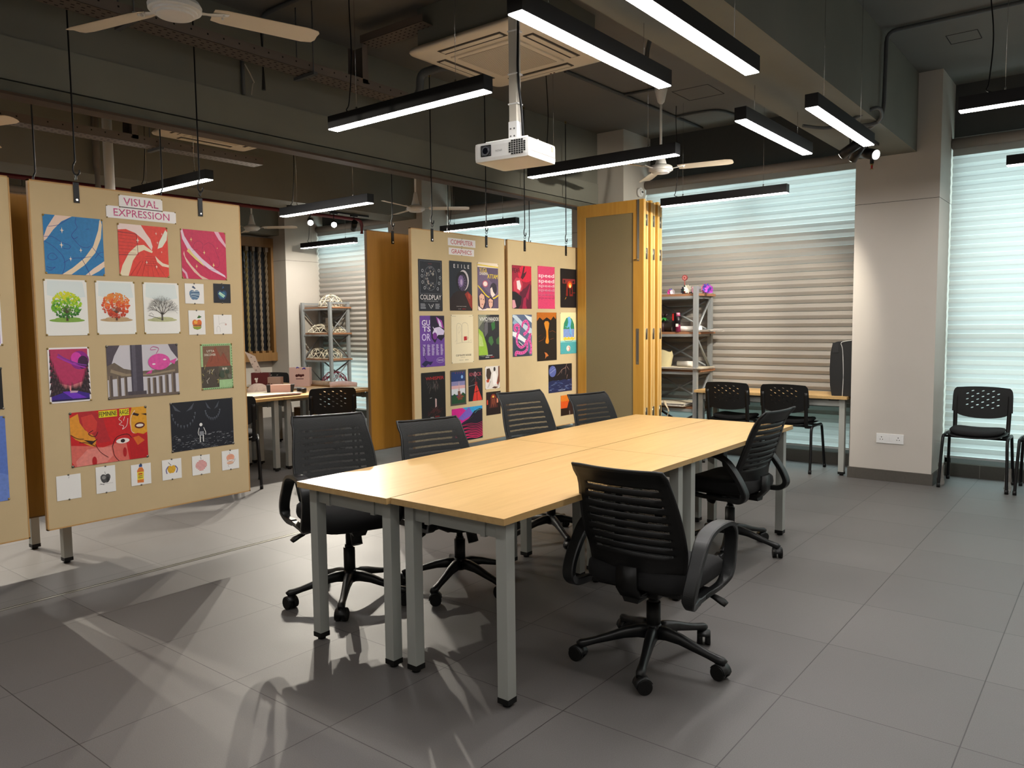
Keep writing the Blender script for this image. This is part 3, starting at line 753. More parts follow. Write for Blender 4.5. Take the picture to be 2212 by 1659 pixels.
# ------------------------------------------------------------------ pipes, conduits, trays
def pipe(name, label, cat, pts, r, m, n=5, group=None, sm=False):
    P = pts
    if not sm:  # rounded elbows
        P = [Vector(pts[0])]
        for i in range(1, len(pts) - 1):
            a, b, c = Vector(pts[i - 1]), Vector(pts[i]), Vector(pts[i + 1]); R = min(.07, (b - a).length / 2.2, (c - b).length / 2.2)
            u, w = (a - b).normalized(), (c - b).normalized()
            for k in range(5): q = k / 4; P.append((b + u * R) * (1 - q) ** 2 + b * 2 * q * (1 - q) + (b + w * R) * q * q)
        P.append(Vector(pts[-1]))
    else: P = smooth_path(pts, n)
    return tag(MB().tube(P, r, m, 12).build(name), label, cat, group)
pipe('fire_pipe', 'dark red fire pipe running along the beam towards the column', 'pipe', [(-.60, -5.5, 3.15), (-.60, 5.0, 3.15)], .022, REDP)
pipe('fire_pipe', 'dark red fire pipe in the far room ending in an elbow above the orange board', 'pipe', [(-6.5, -2, 2.84), (-6.5, 4.72, 2.84), (-6.5, 4.72, 2.66)], .022, REDP)
CG_ = 'grey conduits on the ceiling'
pipe('conduit', 'grey conduit dropping down the beam side to the spotlight track', 'conduit', [(3.2, 3.92, 3.485), (.16, 3.87, 3.48), (.155, 3.86, 2.95), (.145, 3.8, 2.83), (-.0, 3.75, 2.825)], .014, GREYP, group=CG_)
pipe('conduit', 'looped grey hose under the beam over the spotlights', 'conduit', [(-.3, 3.5, 2.83), (-.15, 3.6, 2.81), (.02, 3.55, 2.83), (.165, 3.62, 2.9), (.165, 3.75, 2.86), (.06, 3.86, 2.82)], .012, GREYP, group=CG_, sm=True)
pipe('conduit', 'long grey conduit across the ceiling behind the cassette air conditioner', 'conduit', [(-2.09, 3.1, 3.485), (-2.05, 5.0, 3.485), (-2.04, 5.6, 3.485)], .014, GREYP, group=CG_)
pipe('conduit', 'grey conduit branching on the ceiling towards the fan canopy', 'conduit', [(-2.07, 4.0, 3.487), (-1.74, 4.03, 3.487), (-1.72, 4.05, 3.49)], .012, GREYP, group=CG_)
pipe('conduit', 'wavy grey conduit on the ceiling right of the fan rod', 'conduit', [(-2.05, 5.0, 3.485), (-1.8, 4.98, 3.483), (-1.62, 5.05, 3.485), (-1.56, 5.3, 3.485), (-1.5, 5.5, 3.485)], .012, GREYP, group=CG_, sm=True)
pipe('conduit', 'short grey conduit above the topmost strip lamp', 'conduit', [(-.25, -.5, 3.483), (-.22, 2.1, 3.483), (-.30, 2.3, 3.483)], .015, GREYP, group=CG_)
pipe('conduit', 'curved flexible grey hose hanging from the ceiling beside the fan', 'conduit', [(-1.11, 2.77, 3.49), (-1.15, 2.76, 3.36), (-1.15, 2.74, 3.2)], .016, GREYP, group=CG_, sm=True)
pipe('conduit', 'bent grey pipe below the cassette air conditioner', 'conduit', [(-2.1, 1.96, 3.30), (-2.62, 1.96, 3.30), (-2.62, 1.96, 3.14), (-3.04, 1.96, 3.13)], .03, GREYP, group=CG_)
pipe('conduit', 'dark conduit on the ceiling above the top left fan', 'conduit', [(-1.35, .85, 3.485), (-2.3, .85, 3.485), (-2.97, .85, 3.48), (-2.97, .85, 3.0)], .014, GREYP, group=CG_)
pipe('conduit', 'flat grey trunking on the header face below the perforated tray', 'conduit', [(-3.035, .74, 3.3), (-3.035, .74, 2.96)], .012, GREYP, group=CG_)
pipe('drain_pipe', 'white jointed drain pipe standing behind the visual expression board', 'pipe', [(-4.98, .74, 3.5), (-4.98, .74, .02)], .038, mat('grey_white_pvc', '#dcd8d0', .4))
pipe('conduit', 'grey pipe with an elbow in the far room left of the drain pipe', 'conduit', [(-5.82, -2.0, 2.62), (-5.82, 1.02, 2.62), (-5.82, 1.02, 2.95), (-5.82, 1.02, 3.49)], .03, mat('pipe_taupe', '#6f6a64', .6), group=CG_)
def tray(label, y0, y1, x, z, w=.15, parts=()):
    t = thing('cable_tray', label, 'cable tray', (x, (y0 + y1) / 2, z), 0, 'perforated steel cable trays')
    h = (y1 - y0) / 2; T = MB()
    T.box(-w / 2, w / 2, -h, h, 0, .002, TRAYM); T.box(-w / 2, -w / 2 + .002, -h, h, 0, .06, TRAYM); T.box(w / 2 - .002, w / 2, -h, h, 0, .06, TRAYM)
    n = int(2 * h / .05)
    for i in range(n):
        y = -h + .025 + i * .05
        for j in range(4):
            x_ = -w / 2 + .022 + j * .035; o = .012 * (j % 2)
            T.face([(x_ - .005, y - .010 + o, -.0006), (x_ + .005, y - .010 + o, -.0006), (x_ + .005, y + .008 + o, -.0006), (x_ - .005, y + .008 + o, -.0006)], HOLE)
        if i % 2 == 0:
            T.face([(w / 2 + .0006, y - .005, .032), (w / 2 + .0006, y + .005, .032), (w / 2 + .0006, y + .005, .042), (w / 2 + .0006, y - .005, .042)], HOLE)
    T.build('tray', t)
    k = -h + .5
    while k < h:
        H_ = MB()
        for s in (-1, 1): H_.cyl((s * (w / 2 + .01), k, -.02), (s * (w / 2 + .01), k, ZC - z), .004, GREYP, 6)
        H_.box(-w / 2 - .03, w / 2 + .03, k - .015, k + .015, -.022, -.003, GREYP); k += 1.15; H_.build('hanger', t)
    for (M, L) in parts:
        P = MB(); P.box(-w / 2, w / 2, 0, L, 0, .002, TRAYM, M); P.box(-w / 2, -w / 2 + .002, 0, L, 0, .05, TRAYM, M); P.box(w / 2 - .002, w / 2, 0, L, 0, .05, TRAYM, M)
        for i in range(int(L / .045)):
            for j in range(4):
                x_ = -w / 2 + .022 + j * .035; y = .02 + i * .045
                P.face([M @ Vector(q) for q in ((x_ - .005, y - .008, -.0006), (x_ + .005, y - .008, -.0006), (x_ + .005, y + .008, -.0006), (x_ - .005, y + .008, -.0006))], HOLE)
        P.build('tray_branch', t)
    return t
yc = (-3.0 + 1.80) / 2
tray('perforated cable tray hanging along the header behind the top left fan', -3.0, 1.80, -2.655, 3.06,
     parts=((Matrix.Translation((.0, 1.42 - yc, .03)) @ Matrix.Rotation(PI / 2, 4, 'X'), .26), (Matrix.Translation((.05, 1.45 - yc, .30)) @ Matrix.Rotation(-PI / 2, 4, 'Z'), .6)))
yc = (-3.0 + 1.9) / 2
tray('perforated cable tray in the far room, seen under the header rail', -3.0, 1.9, -4.62, 2.88,
     parts=((Matrix.Translation((.0, .78 - yc, .03)) @ Matrix.Rotation(PI / 2, 4, 'X'), .3),))
# thin grey wires tied to the tray
pipe('loose_wire', 'thin pale loose wires hanging from the perforated tray', 'wire', [(-2.72, .55, 3.04), (-2.8, .66, 2.98), (-2.9, .72, 3.0), (-2.95, .74, 2.94)], .004, mat('wire_grey', '#8b857a', .6), sm=True)
# ceiling hatches drawn as thin joints, sprinklers, detector
def hatch(n, x0, x1, y0, y1):
    mb = MB()
    for a in ((x0, x1, y0, y0 + .005), (x0, x1, y1, y1 + .005), (x0, x0 + .005, y0, y1), (x1, x1 + .005, y0, y1)): mb.box(a[0], a[1], a[2], a[3], ZC - .002, ZC + .001, HOLE)
    struct('trim_hatch_%d' % n, mb)
hatch(1, .46, .66, 4.30, 4.52); hatch(2, -1.71, -1.37, 4.24, 4.60)
def sprinkler(label, x, y, z):
    t = thing('sprinkler', label, 'sprinkler', (x, y, z), 0, 'red glass bulb sprinklers')
    MB().cyl((0, 0, 0), (0, 0, -.07), .016, DSTEEL, 12).build('pipe_stub', t); MB().cyl((0, 0, -.07), (0, 0, -.085), .012, BRASS, 10).cyl((0, 0, -.115), (0, 0, -.118), .016, BRASS, 12).build('deflector', t)
    MB().cyl((0, 0, -.085), (0, 0, -.115), .008, RED, 10).build('bulb', t)
sprinkler('sprinkler with a red bulb under the ceiling between the long strip lamps', -1.077, 3.609, 3.5)
sprinkler('sprinkler with a red bulb before the column under the spotlights', -.2, 5.02, 2.85)
sprinkler('dark sprinkler with an orange bulb at the top of the rope screen', -8.2, 3.9, 2.82)
t = thing('smoke_detector', 'round white detector on the column beside the folded doors', 'detector', (-2.715, 5.45, 2.87))
MB().cyl((0, 0, 0), (.03, 0, 0), .05, WHITEP, 24).cyl((.03, 0, 0), (.045, 0, 0), .035, WHITEP, 24, .03).build('dome', t); MB().box(.0455, .047, -.02, .02, -.008, .008, HOLE).build('slot', t)
# socket plate
t = thing('wall_socket', 'white double socket plate with a switch low on the column', 'socket', (-.02, 5.12, .382))
MB().box(-.111, .111, -.009, 0, -.043, .043, WHITEP, bev=.003).build('plate', t)
for s in (-1, 1):
    b = MB(); b.box(s * .068 - .026, s * .068 + .026, -.0105, -.008, -.027, .027, WHITEP, bev=.002)
    for (dx, dz, r) in ((0, .012, .0045), (-.010, -.008, .0038), (.010, -.008, .0038)): b.cyl((s * .068 + dx, -.0108, dz), (s * .068 + dx, -.0102, dz), r, HOLE, 10)
    b.build('outlet', t)
b = MB(); b.box(-.019, -.001, -.012, -.008, -.02, .02, WHITEP, bev=.001); b.box(.001, .019, -.012, -.008, -.02, .02, WHITEP, bev=.001); b.build('switch', t)

# ------------------------------------------------------------------ folded partition doors
for k in range(6):
    y = 4.62 + k * .073; t = thing('folding_door', ['front leaf of the folded wooden partition, khaki cloth panel and flush handle', 'second leaf of the folded wooden partition, behind the front leaf', 'third leaf of the folded wooden partition, edge only in view', 'fourth leaf of the folded wooden partition, edge only in view', 'fifth leaf of the folded wooden partition, edge only in view', 'last leaf of the folded wooden partition, nearest the blinds'][k], 'door', (-2.97, y, .012), 0, 'leaves of the folded partition door')
    f = MB(); W, H, T = .78 - .012 * (k % 2), 2.635 - .012 * (k % 2), .045
    for (a, b_, c_, d_) in ((0, .1, 0, H), (W - .115, W, 0, H), (.1, W - .115, H - .125, H), (.1, W - .115, 0, .15)): f.box(a, b_, -T / 2, T / 2, c_, d_, DOORW)
    f.build('door_frame', t)
    MB().box(.1, W - .115, -T / 2 + .006, T / 2 - .006, .15, H - .125, DOORF).build('cloth_panel', t)
    e = MB()
    for q in (-.0165, -.004, .0085): e.box(W - .001, W + .004, q, q + .008, 0, H, DOORE)
    e.build('edge_strips', t)
    if k == 0:
        MB().box(W - .082, W - .048, -T / 2 - .002, -T / 2 + .001, 1.0, 1.36, mat('satin_plate', '#8e8a80', .35, .9)).box(W - .074, W - .056, -T / 2 - .0025, -T / 2 - .0015, 1.03, 1.33, mat('recess_grey', '#56524c', .6)).build('flush_handle', t)
        MB().box(W - .07, W - .045, -T / 2 - .004, -T / 2 + .001, 2.03, 2.633, mat('satin_plate', '#8e8a80', .35, .9)).cyl((W - .10, -T / 2 - .008, 2.045), (W - .05, -T / 2 - .008, 2.045), .005, BRASS, 8).build('flush_bolt', t)
    if k in (1, 3, 5):
        for z in (.45, 1.25, 2.05, 2.38):
            MB().box(W - .002, W + .007, -T / 2 - .018, T / 2 - .02, z, z + .11, mat('hinge_steel', '#8d8474', .3, .9)).cyl((W + .008, -T / 2 - .012, z), (W + .008, -T / 2 - .012, z + .11), .006, mat('hinge_steel', '#8d8474', .3, .9), 10).build('hinge', t)

# ------------------------------------------------------------------ shelves
def shelf(label, x0, x1, y0, y1, ztop, zs):
    t = thing('shelf_rack', label, 'shelf', ((x0 + x1) / 2, (y0 + y1) / 2, 0), 0, 'steel racks with orange edged boards')
    w, d = (x1 - x0) / 2, (y1 - y0) / 2
    for sx in (-1, 1):
        for sy in (-1, 1): MB().box(sx * w - .022, sx * w + .022, sy * d - .022, sy * d + .022, 0, ztop, SHELFS, bev=.002).build('post', t)
    for z in zs:
        MB().box(-w - .04, w + .045, -d + .02, d + .035, z - .024, z, SHELFW).build('shelf_board', t)
        r = MB(); r.box(-w, w, -d - .006, -d + .006, z - .05, z - .024, SHELFS)
        for s in (-1, 1): r.box(s * w - .008, s * w + .008, -d, d, z - .05, z - .024, SHELFS)
        r.build('shelf_rail', t)
    b = MB()
    for k in range(len(zs) - 1):
        za, zb = zs[k + 1], zs[k] - .04
        b.sweep([(-w, d, za if k % 2 else zb), (w, d, zb if k % 2 else za)], [(-.012, -.002), (.012, -.002), (.012, .002), (-.012, .002)], SHELFS, up=Vector((0, 1, 0)))
        b.sweep([(-w, d + .004, zb if k % 2 else za), (w, d + .004, za if k % 2 else zb)], [(-.012, -.002), (.012, -.002), (.012, .002), (-.012, .002)], SHELFS, up=Vector((0, 1, 0)))
        for s in (-1, 1): b.sweep([(s * w, -d if (k + (s > 0)) % 2 else d, za), (s * w, d if (k + (s > 0)) % 2 else -d, zb)], [(-.002, -.014), (.002, -.014), (.002, .014), (-.002, .014)], SHELFS, up=Vector((1, 0, 0)))
    b.build('brace', t)
    for s in (-1, 1): MB().box(s * w - .015, s * w + .015, -d, d, ztop - .03, ztop - .005, SHELFS).build('top_rail', t)
    return t
ZS = [1.725, 1.33, .935, .545, .15]
shelf('grey rack with orange boards between the folded doors and the side table', -2.60, -1.905, 5.19, 5.54, 1.80, ZS)
shelf('grey rack holding white geodesic domes in the far room corner', -8.50, -7.835, 5.21, 5.55, 1.80, ZS)

def dome(label, x, y, z, r, m, flat=1.0, crushed=0.0, group='straw geodesic dome models'):
    bm = bmesh.new(); bmesh.ops.create_icosphere(bm, subdivisions=2, radius=1.0)
    rnd = random.Random(int(x * 100 + z * 10)); M = MB(); done = set()
    co = {}
    for v in bm.verts:
        c = v.co.copy(); c.z = c.z * flat
        if crushed: c.x += rnd.uniform(-crushed, crushed); c.y += rnd.uniform(-crushed, crushed); c.z *= 1 - rnd.uniform(0, crushed * 2)
        co[v] = c
    for e in bm.edges:
        a, b = co[e.verts[0]], co[e.verts[1]]
        if a.z < -.12 or b.z < -.12: continue
        q0 = Vector((a.x * r, a.y * r, max(a.z, 0) * r + .006)); q1 = Vector((b.x * r, b.y * r, max(b.z, 0) * r + .006))
        if (q0 - q1).length > .004: M.cyl(q0, q1, .0042, m, 6)
    bm.free(); o = M.build('geodesic_dome'); o.location = (x, y, z); o.rotation_euler = (0, 0, rnd.random() * 3)
    return tag(o, label, 'dome model', group)
DW = mat('white_straw', '#d9d2bd', .6); DP = mat('crimson_straw', '#7e1233', .6)
dome('white straw geodesic dome standing on top of the rack', -8.02, 5.38, 1.725, .19, DW)
dome('collapsed white straw dome on the second board, left half', -8.22, 5.36, 1.33, .20, DW, .8, .14)
dome('flattened white straw dome on the second board, right half', -7.96, 5.46, 1.33, .14, DW, .6, .2)
dome('white straw geodesic dome on the third board, left one', -8.32, 5.36, .935, .16, DW)
dome('white straw geodesic dome on the third board, right one', -8.0, 5.36, .935, .16, DW)
dome('crimson straw geodesic dome on the fourth board of the rack', -7.98, 5.38, .545, .20, DP)
t = thing('toy_figure', 'tiny red yellow and blue toy inside the crimson dome', 'toy', (-7.93, 5.27, .545))
MB().box(-.03, .03, -.02, .02, 0, .05, mat('toy_red', '#b02222', .5)).build('base_block', t); MB().cyl((0, 0, .05), (0, 0, .09), .02, mat('toy_yellow', '#c9a91e', .5), 10).build('head', t)
tag(MB().box(-8.36, -8.19, 5.535, 5.54, 1.33, 1.56, CARDW).build('paper_sheet'), 'blank pale sheet leaning at the back of the dome rack', 'paper')

# things on the right rack: paper flowers, can, papers, bag
def flower(label, x, y, z, cols, n=9, r=.05):
    rnd = random.Random(int(x * 1000)); t = thing('paper_ornament', label, 'ornament', (x, y, z), 0, 'paper flower ornaments on the rack top')
    for ci, c in enumerate(cols):
        M = MB(); cc = Vector((rnd.uniform(-.05, .05) * (ci > 0), rnd.uniform(-.02, .02), r * (.75 + .35 * (ci % 2))))
        m = mat('paper_' + c, '#' + c, .7)
        for k in range(n):
            a = 2 * PI * k / n; d = Vector((math.cos(a), rnd.uniform(-.4, -.1), math.sin(a))); s = d.cross(Vector((0, 1, 0))).normalized() * r * .3
            M.quadgrid([[cc, cc + Vector((0, .004, 0))], [cc + d * r * .6 + s, cc + d * r * .6 - s], [cc + d * r + s * .5, cc + d * r - s * .5]], m)
        for v in M.bm.verts: v.co.z = max(v.co.z, .001)
        M.build('petals', t)
    return t
flower('small pink and blue paper flowers at the left end of the rack top', -2.22, 5.24, 1.725, ['c9408e', '3b3f9e', 'd8cfd6'], r=.03)
flower('dark paper flower cluster with green heart and white tips on the rack top', -2.06, 5.24, 1.725, ['2a2b3d', '2e4a38', 'a5423a', 'd6d2c4'], r=.045)
flower('pink and white paper flower beside the rack post', -1.96, 5.25, 1.725, ['1f2a26', 'd9a3b5'], r=.035)
flower('purple and pink paper flower ball right of the rack post', -1.80, 5.3, 1.725, ['a83fb5', '4c3f9b', 'c9bfae', 'b55a7d'], r=.048)
t = thing('lollipop_ornament', 'red spiral paper lollipop standing over the flowers', 'ornament', (-2.07, 5.27, 1.725))
MB().cyl((0, 0, .0), (0, 0, .14), .004, mat('paper_a5423a', '#a5423a', .7), 6).build('stick', t)
MB().cyl((0, -.006, .17), (0, .006, .17), .030, mat('spiral_red', '#8c3838', .6), 24).cyl((0, -.008, .17), (0, -.006, .17), .020, mat('spiral_pink', '#c08a84', .6), 20).cyl((0, -.010, .17), (0, -.008, .17), .011, mat('spiral_red', '#8c3838', .6), 20).build('spiral', t)
t = thing('paper_plant', 'green paper plant with dark berries at the left on the second board', 'ornament', (-2.33, 5.28, 1.33))
M = MB()
for k in range(9):
    a = k * .7; M.sweep([(0, 0, .10), (.03 * math.cos(a), .03 * math.sin(a), .15), (.07 * math.cos(a), .06 * math.sin(a), .12)], [(-.02, 0), (.02, 0), (.02, .001), (-.02, .001)], mat('leaf_green', '#2f8c36', .6), scales=[.3, 1, .3])
M.build('leaves', t); M = MB()
for k in range(5):
    a = k * 1.3; M.cyl((.03 * math.cos(a), .03 * math.sin(a), .16), (.05 * math.cos(a), .05 * math.sin(a), .19), .012, mat('berry', '#2a1419', .5), 8)
M.cyl((0, 0, 0), (0, 0, .11), .02, mat('berry', '#2a1419', .5), 10); M.build('berries', t)
t = thing('spray_can', 'slim pink and black spray can standing on the second board', 'can', (-2.12, 5.22, 1.33))
MB().cyl((0, 0, 0), (0, 0, .17), .026, mat('can_magenta', '#8c2b52', .35), 20).cyl((0, 0, .075), (0, 0, .165), .0265, mat('can_black', '#191217', .35), 20).build('can_body', t); MB().cyl((0, 0, .17), (0, 0, .20), .02, mat('can_pink', '#cf7f96', .4), 16).build('cap', t)
MB().box(-.014, .014, -.0275, -.02, .055, .085, PAPER).build('label_patch', t)
t = thing('marker_box', 'black and red slim box behind the pink spray can', 'box', (-2.165, 5.23, 1.33)); MB().box(-.018, .018, -.018, .018, 0, .20, mat('can_black', '#191217', .35)).box(-.0185, .0, -.0185, -.017, .12, .19, RED).build('box_body', t)
def paper_roll(label, x0, x1, y, z, r, m, name='paper_roll'):
    t = thing(name, label, 'paper roll', ((x0 + x1) / 2, y, z)); h = (x1 - x0) / 2
    MB().cyl((-h, 0, r), (h, 0, r), r, m, 20).build('roll', t); MB().cyl((-h - .001, 0, r), (-h + .001, 0, r), r * .7, mat('roll_core', '#5a4f3a', .8), 16).build('core', t)
paper_roll('large dark edged paper roll lying on the second board of the right rack', -2.42, -2.02, 5.33, 1.33, .055, mat('dark_paper', '#4b423a', .8))
paper_roll('white paper roll lying on the second board of the right rack', -2.2, -1.88, 5.26, 1.33, .03, PAPER)
paper_roll('short white roll on the third board of the right rack', -2.2, -2.03, 5.38, .960, .028, PAPER)
def papers(label, x0, x1, y0, y1, z, n=5, m=PAPER, cat='papers'):
    rnd = random.Random(int(x0 * 991 + z * 77)); M = MB()
    cx, cy = (x0 + x1) / 2, (y0 + y1) / 2
    for k in range(n):
        R = Matrix.Translation((cx + rnd.uniform(-.02, .02), cy + rnd.uniform(-.015, .015), z + k * .004)) @ Matrix.Rotation(rnd.uniform(-.12, .12), 4, 'Z')
        w, d = (x1 - x0) / 2, (y1 - y0) / 2; M.box(-w, w, -d, d, .0005, .003, [m, mat('paper_grey', '#b8b2ab', .8), mat('paper_cream', '#cfc5ad', .8)][k % 3], R)
    return tag(M.build('paper_stack'), label, cat, 'loose papers on racks and tables')
papers('curled white papers on the second board by the rack post', -1.98, -1.74, 5.2, 5.5, 1.33)
papers('grey and white papers on the third board of the right rack', -2.5, -1.85, 5.17, 5.5, .935, 6)
papers('rumpled white papers and cloth on the fourth board of the right rack', -2.55, -2.02, 5.15, 5.5, .545, 9)
M = MB(); M.sweep(smooth_path([(-2.25, 5.17, .60), (-2.2, 5.10, .57), (-2.16, 5.09, .50), (-2.2, 5.09, .40), (-2.26, 5.1, .42), (-2.3, 5.12, .50), (-2.4, 5.15, .56)], 6), [(-.012, -.001), (.012, -.001), (.012, .001), (-.012, .001)], mat('strap_cream', '#b9a98c', .8))
tag(M.build('cloth_strap'), 'cream cloth strap dangling from the fourth board of the right rack', 'strap')
t = thing('paper_bag', 'cream paper bag with brown leaf print on the third board', 'bag', (-2.34, 5.3, .935))
M = MB(); rows = []
for k, (w, z) in enumerate(((.07, 0), (.085, .06), (.10, .14), (.09, .19))): rows.append([(w * 1.2 * math.cos(a) * (1 + .06 * math.sin(5 * a + k)), .07 * math.sin(a) * (1 + .1 * math.cos(3 * a)), z + .012 * math.sin(4 * a) * (k == 3)) for a in [2 * PI * j / 20 for j in range(20)]])
M.quadgrid(rows, mat('bag_cream', '#bfb38a', .8), closed_u=True); M.build('bag_body', t)
# black instrument-like bag on the side table
t = thing('black_bag', 'tall black bag with pale piping standing on the side table against the column', 'bag', (-.46, 5.32, .736))
M = MB(); prof = [(-.075, 0), (-.092, .10), (-.098, .24), (-.092, .40), (-.075, .485), (-.035, .50), (.09, .515), (.10, .48), (.10, 0)]
M.prism(prof, -.16, .16, mat('bag_black', '#0a0a0b', .75), 'Y'); M.build('bag_body', t)
M = MB(); M.tube(smooth_path([(.02, -.163, .0), (.025, -.164, .2), (.015, -.164, .42), (.0, -.164, .485), (.03, -.162, .503), (.09, -.162, .512)], 5), .003, mat('piping', '#b9b9b5', .5), 6); M.build('piping', t)
M = MB(); M.box(-.075, -.02, -.164, -.16, .40, .49, mat('flap_black', '#121214', .6)); M.build('flap', t)

# ------------------------------------------------------------------ rope screen on the far left wall
t = thing('rope_screen', 'amber wooden frame strung with twisted vertical ropes on the far wall', 'screen', (XL + .02, 0, 0))
M = MB()
M.box(0, .12, 3.4, 5.0, 2.66, 2.80, WOODF); M.box(0, .14, 3.4, 5.0, .90, 1.03, WOODF); M.box(0, .12, 4.955, 4.995, 1.03, 2.66, WOODF)
M.build('frame', t)
rc = ['#5b4e3c', '#6e6150', '#4e473c', '#665a36', '#6f6558', '#514536']
for k in range(13):
    y = 4.90 - k * .115; m = mat('rope_' + rc[k % 6][1:], rc[k % 6], .9, noise=.35, nscale=90); M = MB(); n = 60
    for ph in (0, PI): M.tube([(.06 + .011 * math.cos(ph + i * .9), y + .011 * math.sin(ph + i * .9), 1.03 + 1.63 * i / n) for i in range(n + 1)], .013, m, 6)
    M.build('rope', t)
    MB().box(.03, .10, y - .03, y + .03, 1.03, 1.06, WOODF).build('rope_clip', t); MB().box(.03, .09, y - .025, y + .025, 2.59, 2.66, mat('clip_grey', '#6f655a', .7)).build('rope_clip', t)
MB().box(0, .01, 3.4, 4.96, 1.03, 2.66, mat('dark_night_pane', '#14161a', .3)).build('dark_backing', t)
tag(MB().box(-6.6, -6.0, 3.62, 3.9, 0, .42, mat('amber_crate', '#7a5526', .7)).build('storage_box'), 'brown storage box on the floor under the craft tables', 'box')

# ------------------------------------------------------------------ things on the craft tables
Z0 = .7356
def carton(name, label, cat, x, y, w, d, h, c, rz=0, deco=None):
    t = thing(name, label, cat, (x, y, Z0), rz); MB().box(-w / 2, w / 2, -d / 2, d / 2, 0, h, mat(name + c, '#' + c, .65), bev=.002).build('box_body', t)
    if deco: deco(t, w, d, h)
    return t
MAR = mat('maroon_print', '#4a1414', .6)
def blob(t, pts, s, m, nm='print'):
    M = MB()
    for (x, z, r) in pts: M.cyl((x, s - .0008, z), (x, s, z), r, m, 12)
    M.build(nm, t)
t = carton('gift_bag', 'maroon gift bag with a white emblem and tissue roll sticking out', 'bag', -6.25, 2.93, .20, .10, .17, '5a1518', .75)
blob(t, [(-.05, .10, .012), (-.04, .09, .014), (-.03, .105, .008), (-.04, .07, .012)], -.0502, PAPER, 'emblem')
M = MB(); M.prism([(-.03, .1), (.04, .1), (-.06, .36), (-.18, .42), (-.15, .38)], -.01, .01, mat('tissue_print', '#cfc2b8', .8), 'Y')
t2 = thing('tissue_roll', 'white patterned tissue roll leaning out of the maroon gift bag', 'tissue', (-6.25, 2.93, Z0 + .0), .75); M.build('roll_sheet', t2)
M = MB()
for (x, z) in ((-.1, .35), (-.06, .30), (-.09, .27), (-.03, .24), (-.05, .2), (0, .17)): M.box(x - .008, x + .008, -.0108, -.0102, z - .006, z + .006, mat('tissue_motif', '#8b7d74', .8))
M.build('motif', t2)
t = carton('gift_bag', 'pale pink gift bag with maroon emblem and blue handles', 'bag', -5.98, 3.28, .24, .09, .22, 'd6b8b0', .62)
blob(t, [(-.03, .125, .017), (-.005, .13, .016), (.02, .125, .017), (.045, .13, .014)], -.0452, MAR, 'emblem')
M = MB(); M.box(-.04, .05, -.0460, -.0452, .085, .093, MAR); M.build('lettering', t)
MB().tube(smooth_path([(-.03, -.046, .21), (-.02, -.05, .225), (.0, -.048, .215)], 4), .005, mat('ribbon_blue', '#2638b8', .5), 6).tube(smooth_path([(.04, -.046, .20), (.06, -.05, .215), (.075, -.048, .20)], 4), .006, mat('ribbon_blue', '#2638b8', .5), 6).build('ribbon_handle', t)
t = carton('gift_box', 'pink beige carton with maroon berry print between the gift bags', 'box', -6.10, 3.02, .15, .10, .12, 'a58878', .62)
blob(t, [(-.05, .02, .015), (-.03, .035, .012), (-.06, .045, .010), (-.035, .015, .012)], -.0502, MAR)
t = carton('business_carton', 'low pink carton with dark flared ends at the front of the craft table', 'box', -5.26, 2.50, .20, .08, .10, 'c89e90', .9)
MB().prism([(-.13, .0), (-.10, 0), (-.10, .10), (-.14, .10)], -.04, .04, mat('dark_card', '#1a1212', .6)).prism([(.12, .0), (.10, 0), (.10, .10), (.14, .10)], -.04, .04, mat('dark_card', '#1a1212', .6)).build('end_flap', t)
t = thing('tape_roll', 'black tape roll lying beside the pink carton', 'tape', (-5.22, 2.73, Z0)); MB().lathe([(.03, 0), (.045, 0), (.05, .005), (.05, .045), (.045, .05), (.03, .05)], mat('tape_black', '#15161a', .3)).build('tape', t)
paper_roll('cream roll printed with dark flowers on the rear craft table', -6.1, -5.65, 3.44, Z0, .03, mat('roll_print', '#b9a48c', .8, noise=.4, nscale=25))
t = thing('wrapped_parcel', 'white tissue wrapped parcel with pink pattern at the right of the craft tables', 'parcel', (-5.40, 3.42, Z0), .9)
M = MB(); M.tube(smooth_path([(-.14, 0, .028), (-.05, 0, .038), (.05, 0, .036), (.16, .01, .02)], 5), .034, mat('tissue_pink', '#d4bdbb', .8, noise=.2, nscale=30), 14); M.build('wrapping', t)
t = carton('book', 'grey green book lying near the craft table edge', 'book', -5.13, 3.12, .05, .19, .02, '3f4a46', .1)
MB().box(-.0255, .0, -.095, .095, .003, .017, PAPER).build('pages', t)
papers('pink and white sheets spread on the near craft table', -5.5, -5.05, 2.0, 2.6, Z0, 6, mat('paper_pink', '#c9a09b', .8))
papers('white sheets spread on the middle craft table', -6.0, -5.6, 2.55, 3.05, Z0, 5)
papers('white cards near the orange board on the craft table', -5.3, -5.0, 3.2, 3.5, Z0, 3)
papers('orange sheet at the far left of the craft tables', -6.65, -6.35, 2.7, 2.95, Z0, 3, mat('paper_orange', '#c98a3c', .8))
M = MB(); M.box(-5.96, -5.56, 3.36, 3.385, Z0, Z0 + .02, WOODF); tag(M.build('wooden_strip'), 'amber wooden strip lying in front of the printed roll', 'wood strip')
M = MB(); rows = []
for k in range(6):
    r = .10 * math.cos(k / 5 * 1.45); rows.append([(-5.62 + r * 1.4 * math.cos(a), 2.47 + r * math.sin(a), Z0 + .10 * math.sin(k / 5 * 1.57)) for a in [2 * PI * j / 14 for j in range(14)]])
M.quadgrid(rows, mat('tissue_dots', '#c7b2a2', .85, noise=.3, nscale=40), closed_u=True); tag(M.build('tissue_heap'), 'crumpled dotted tissue heap behind the low pink carton', 'tissue')
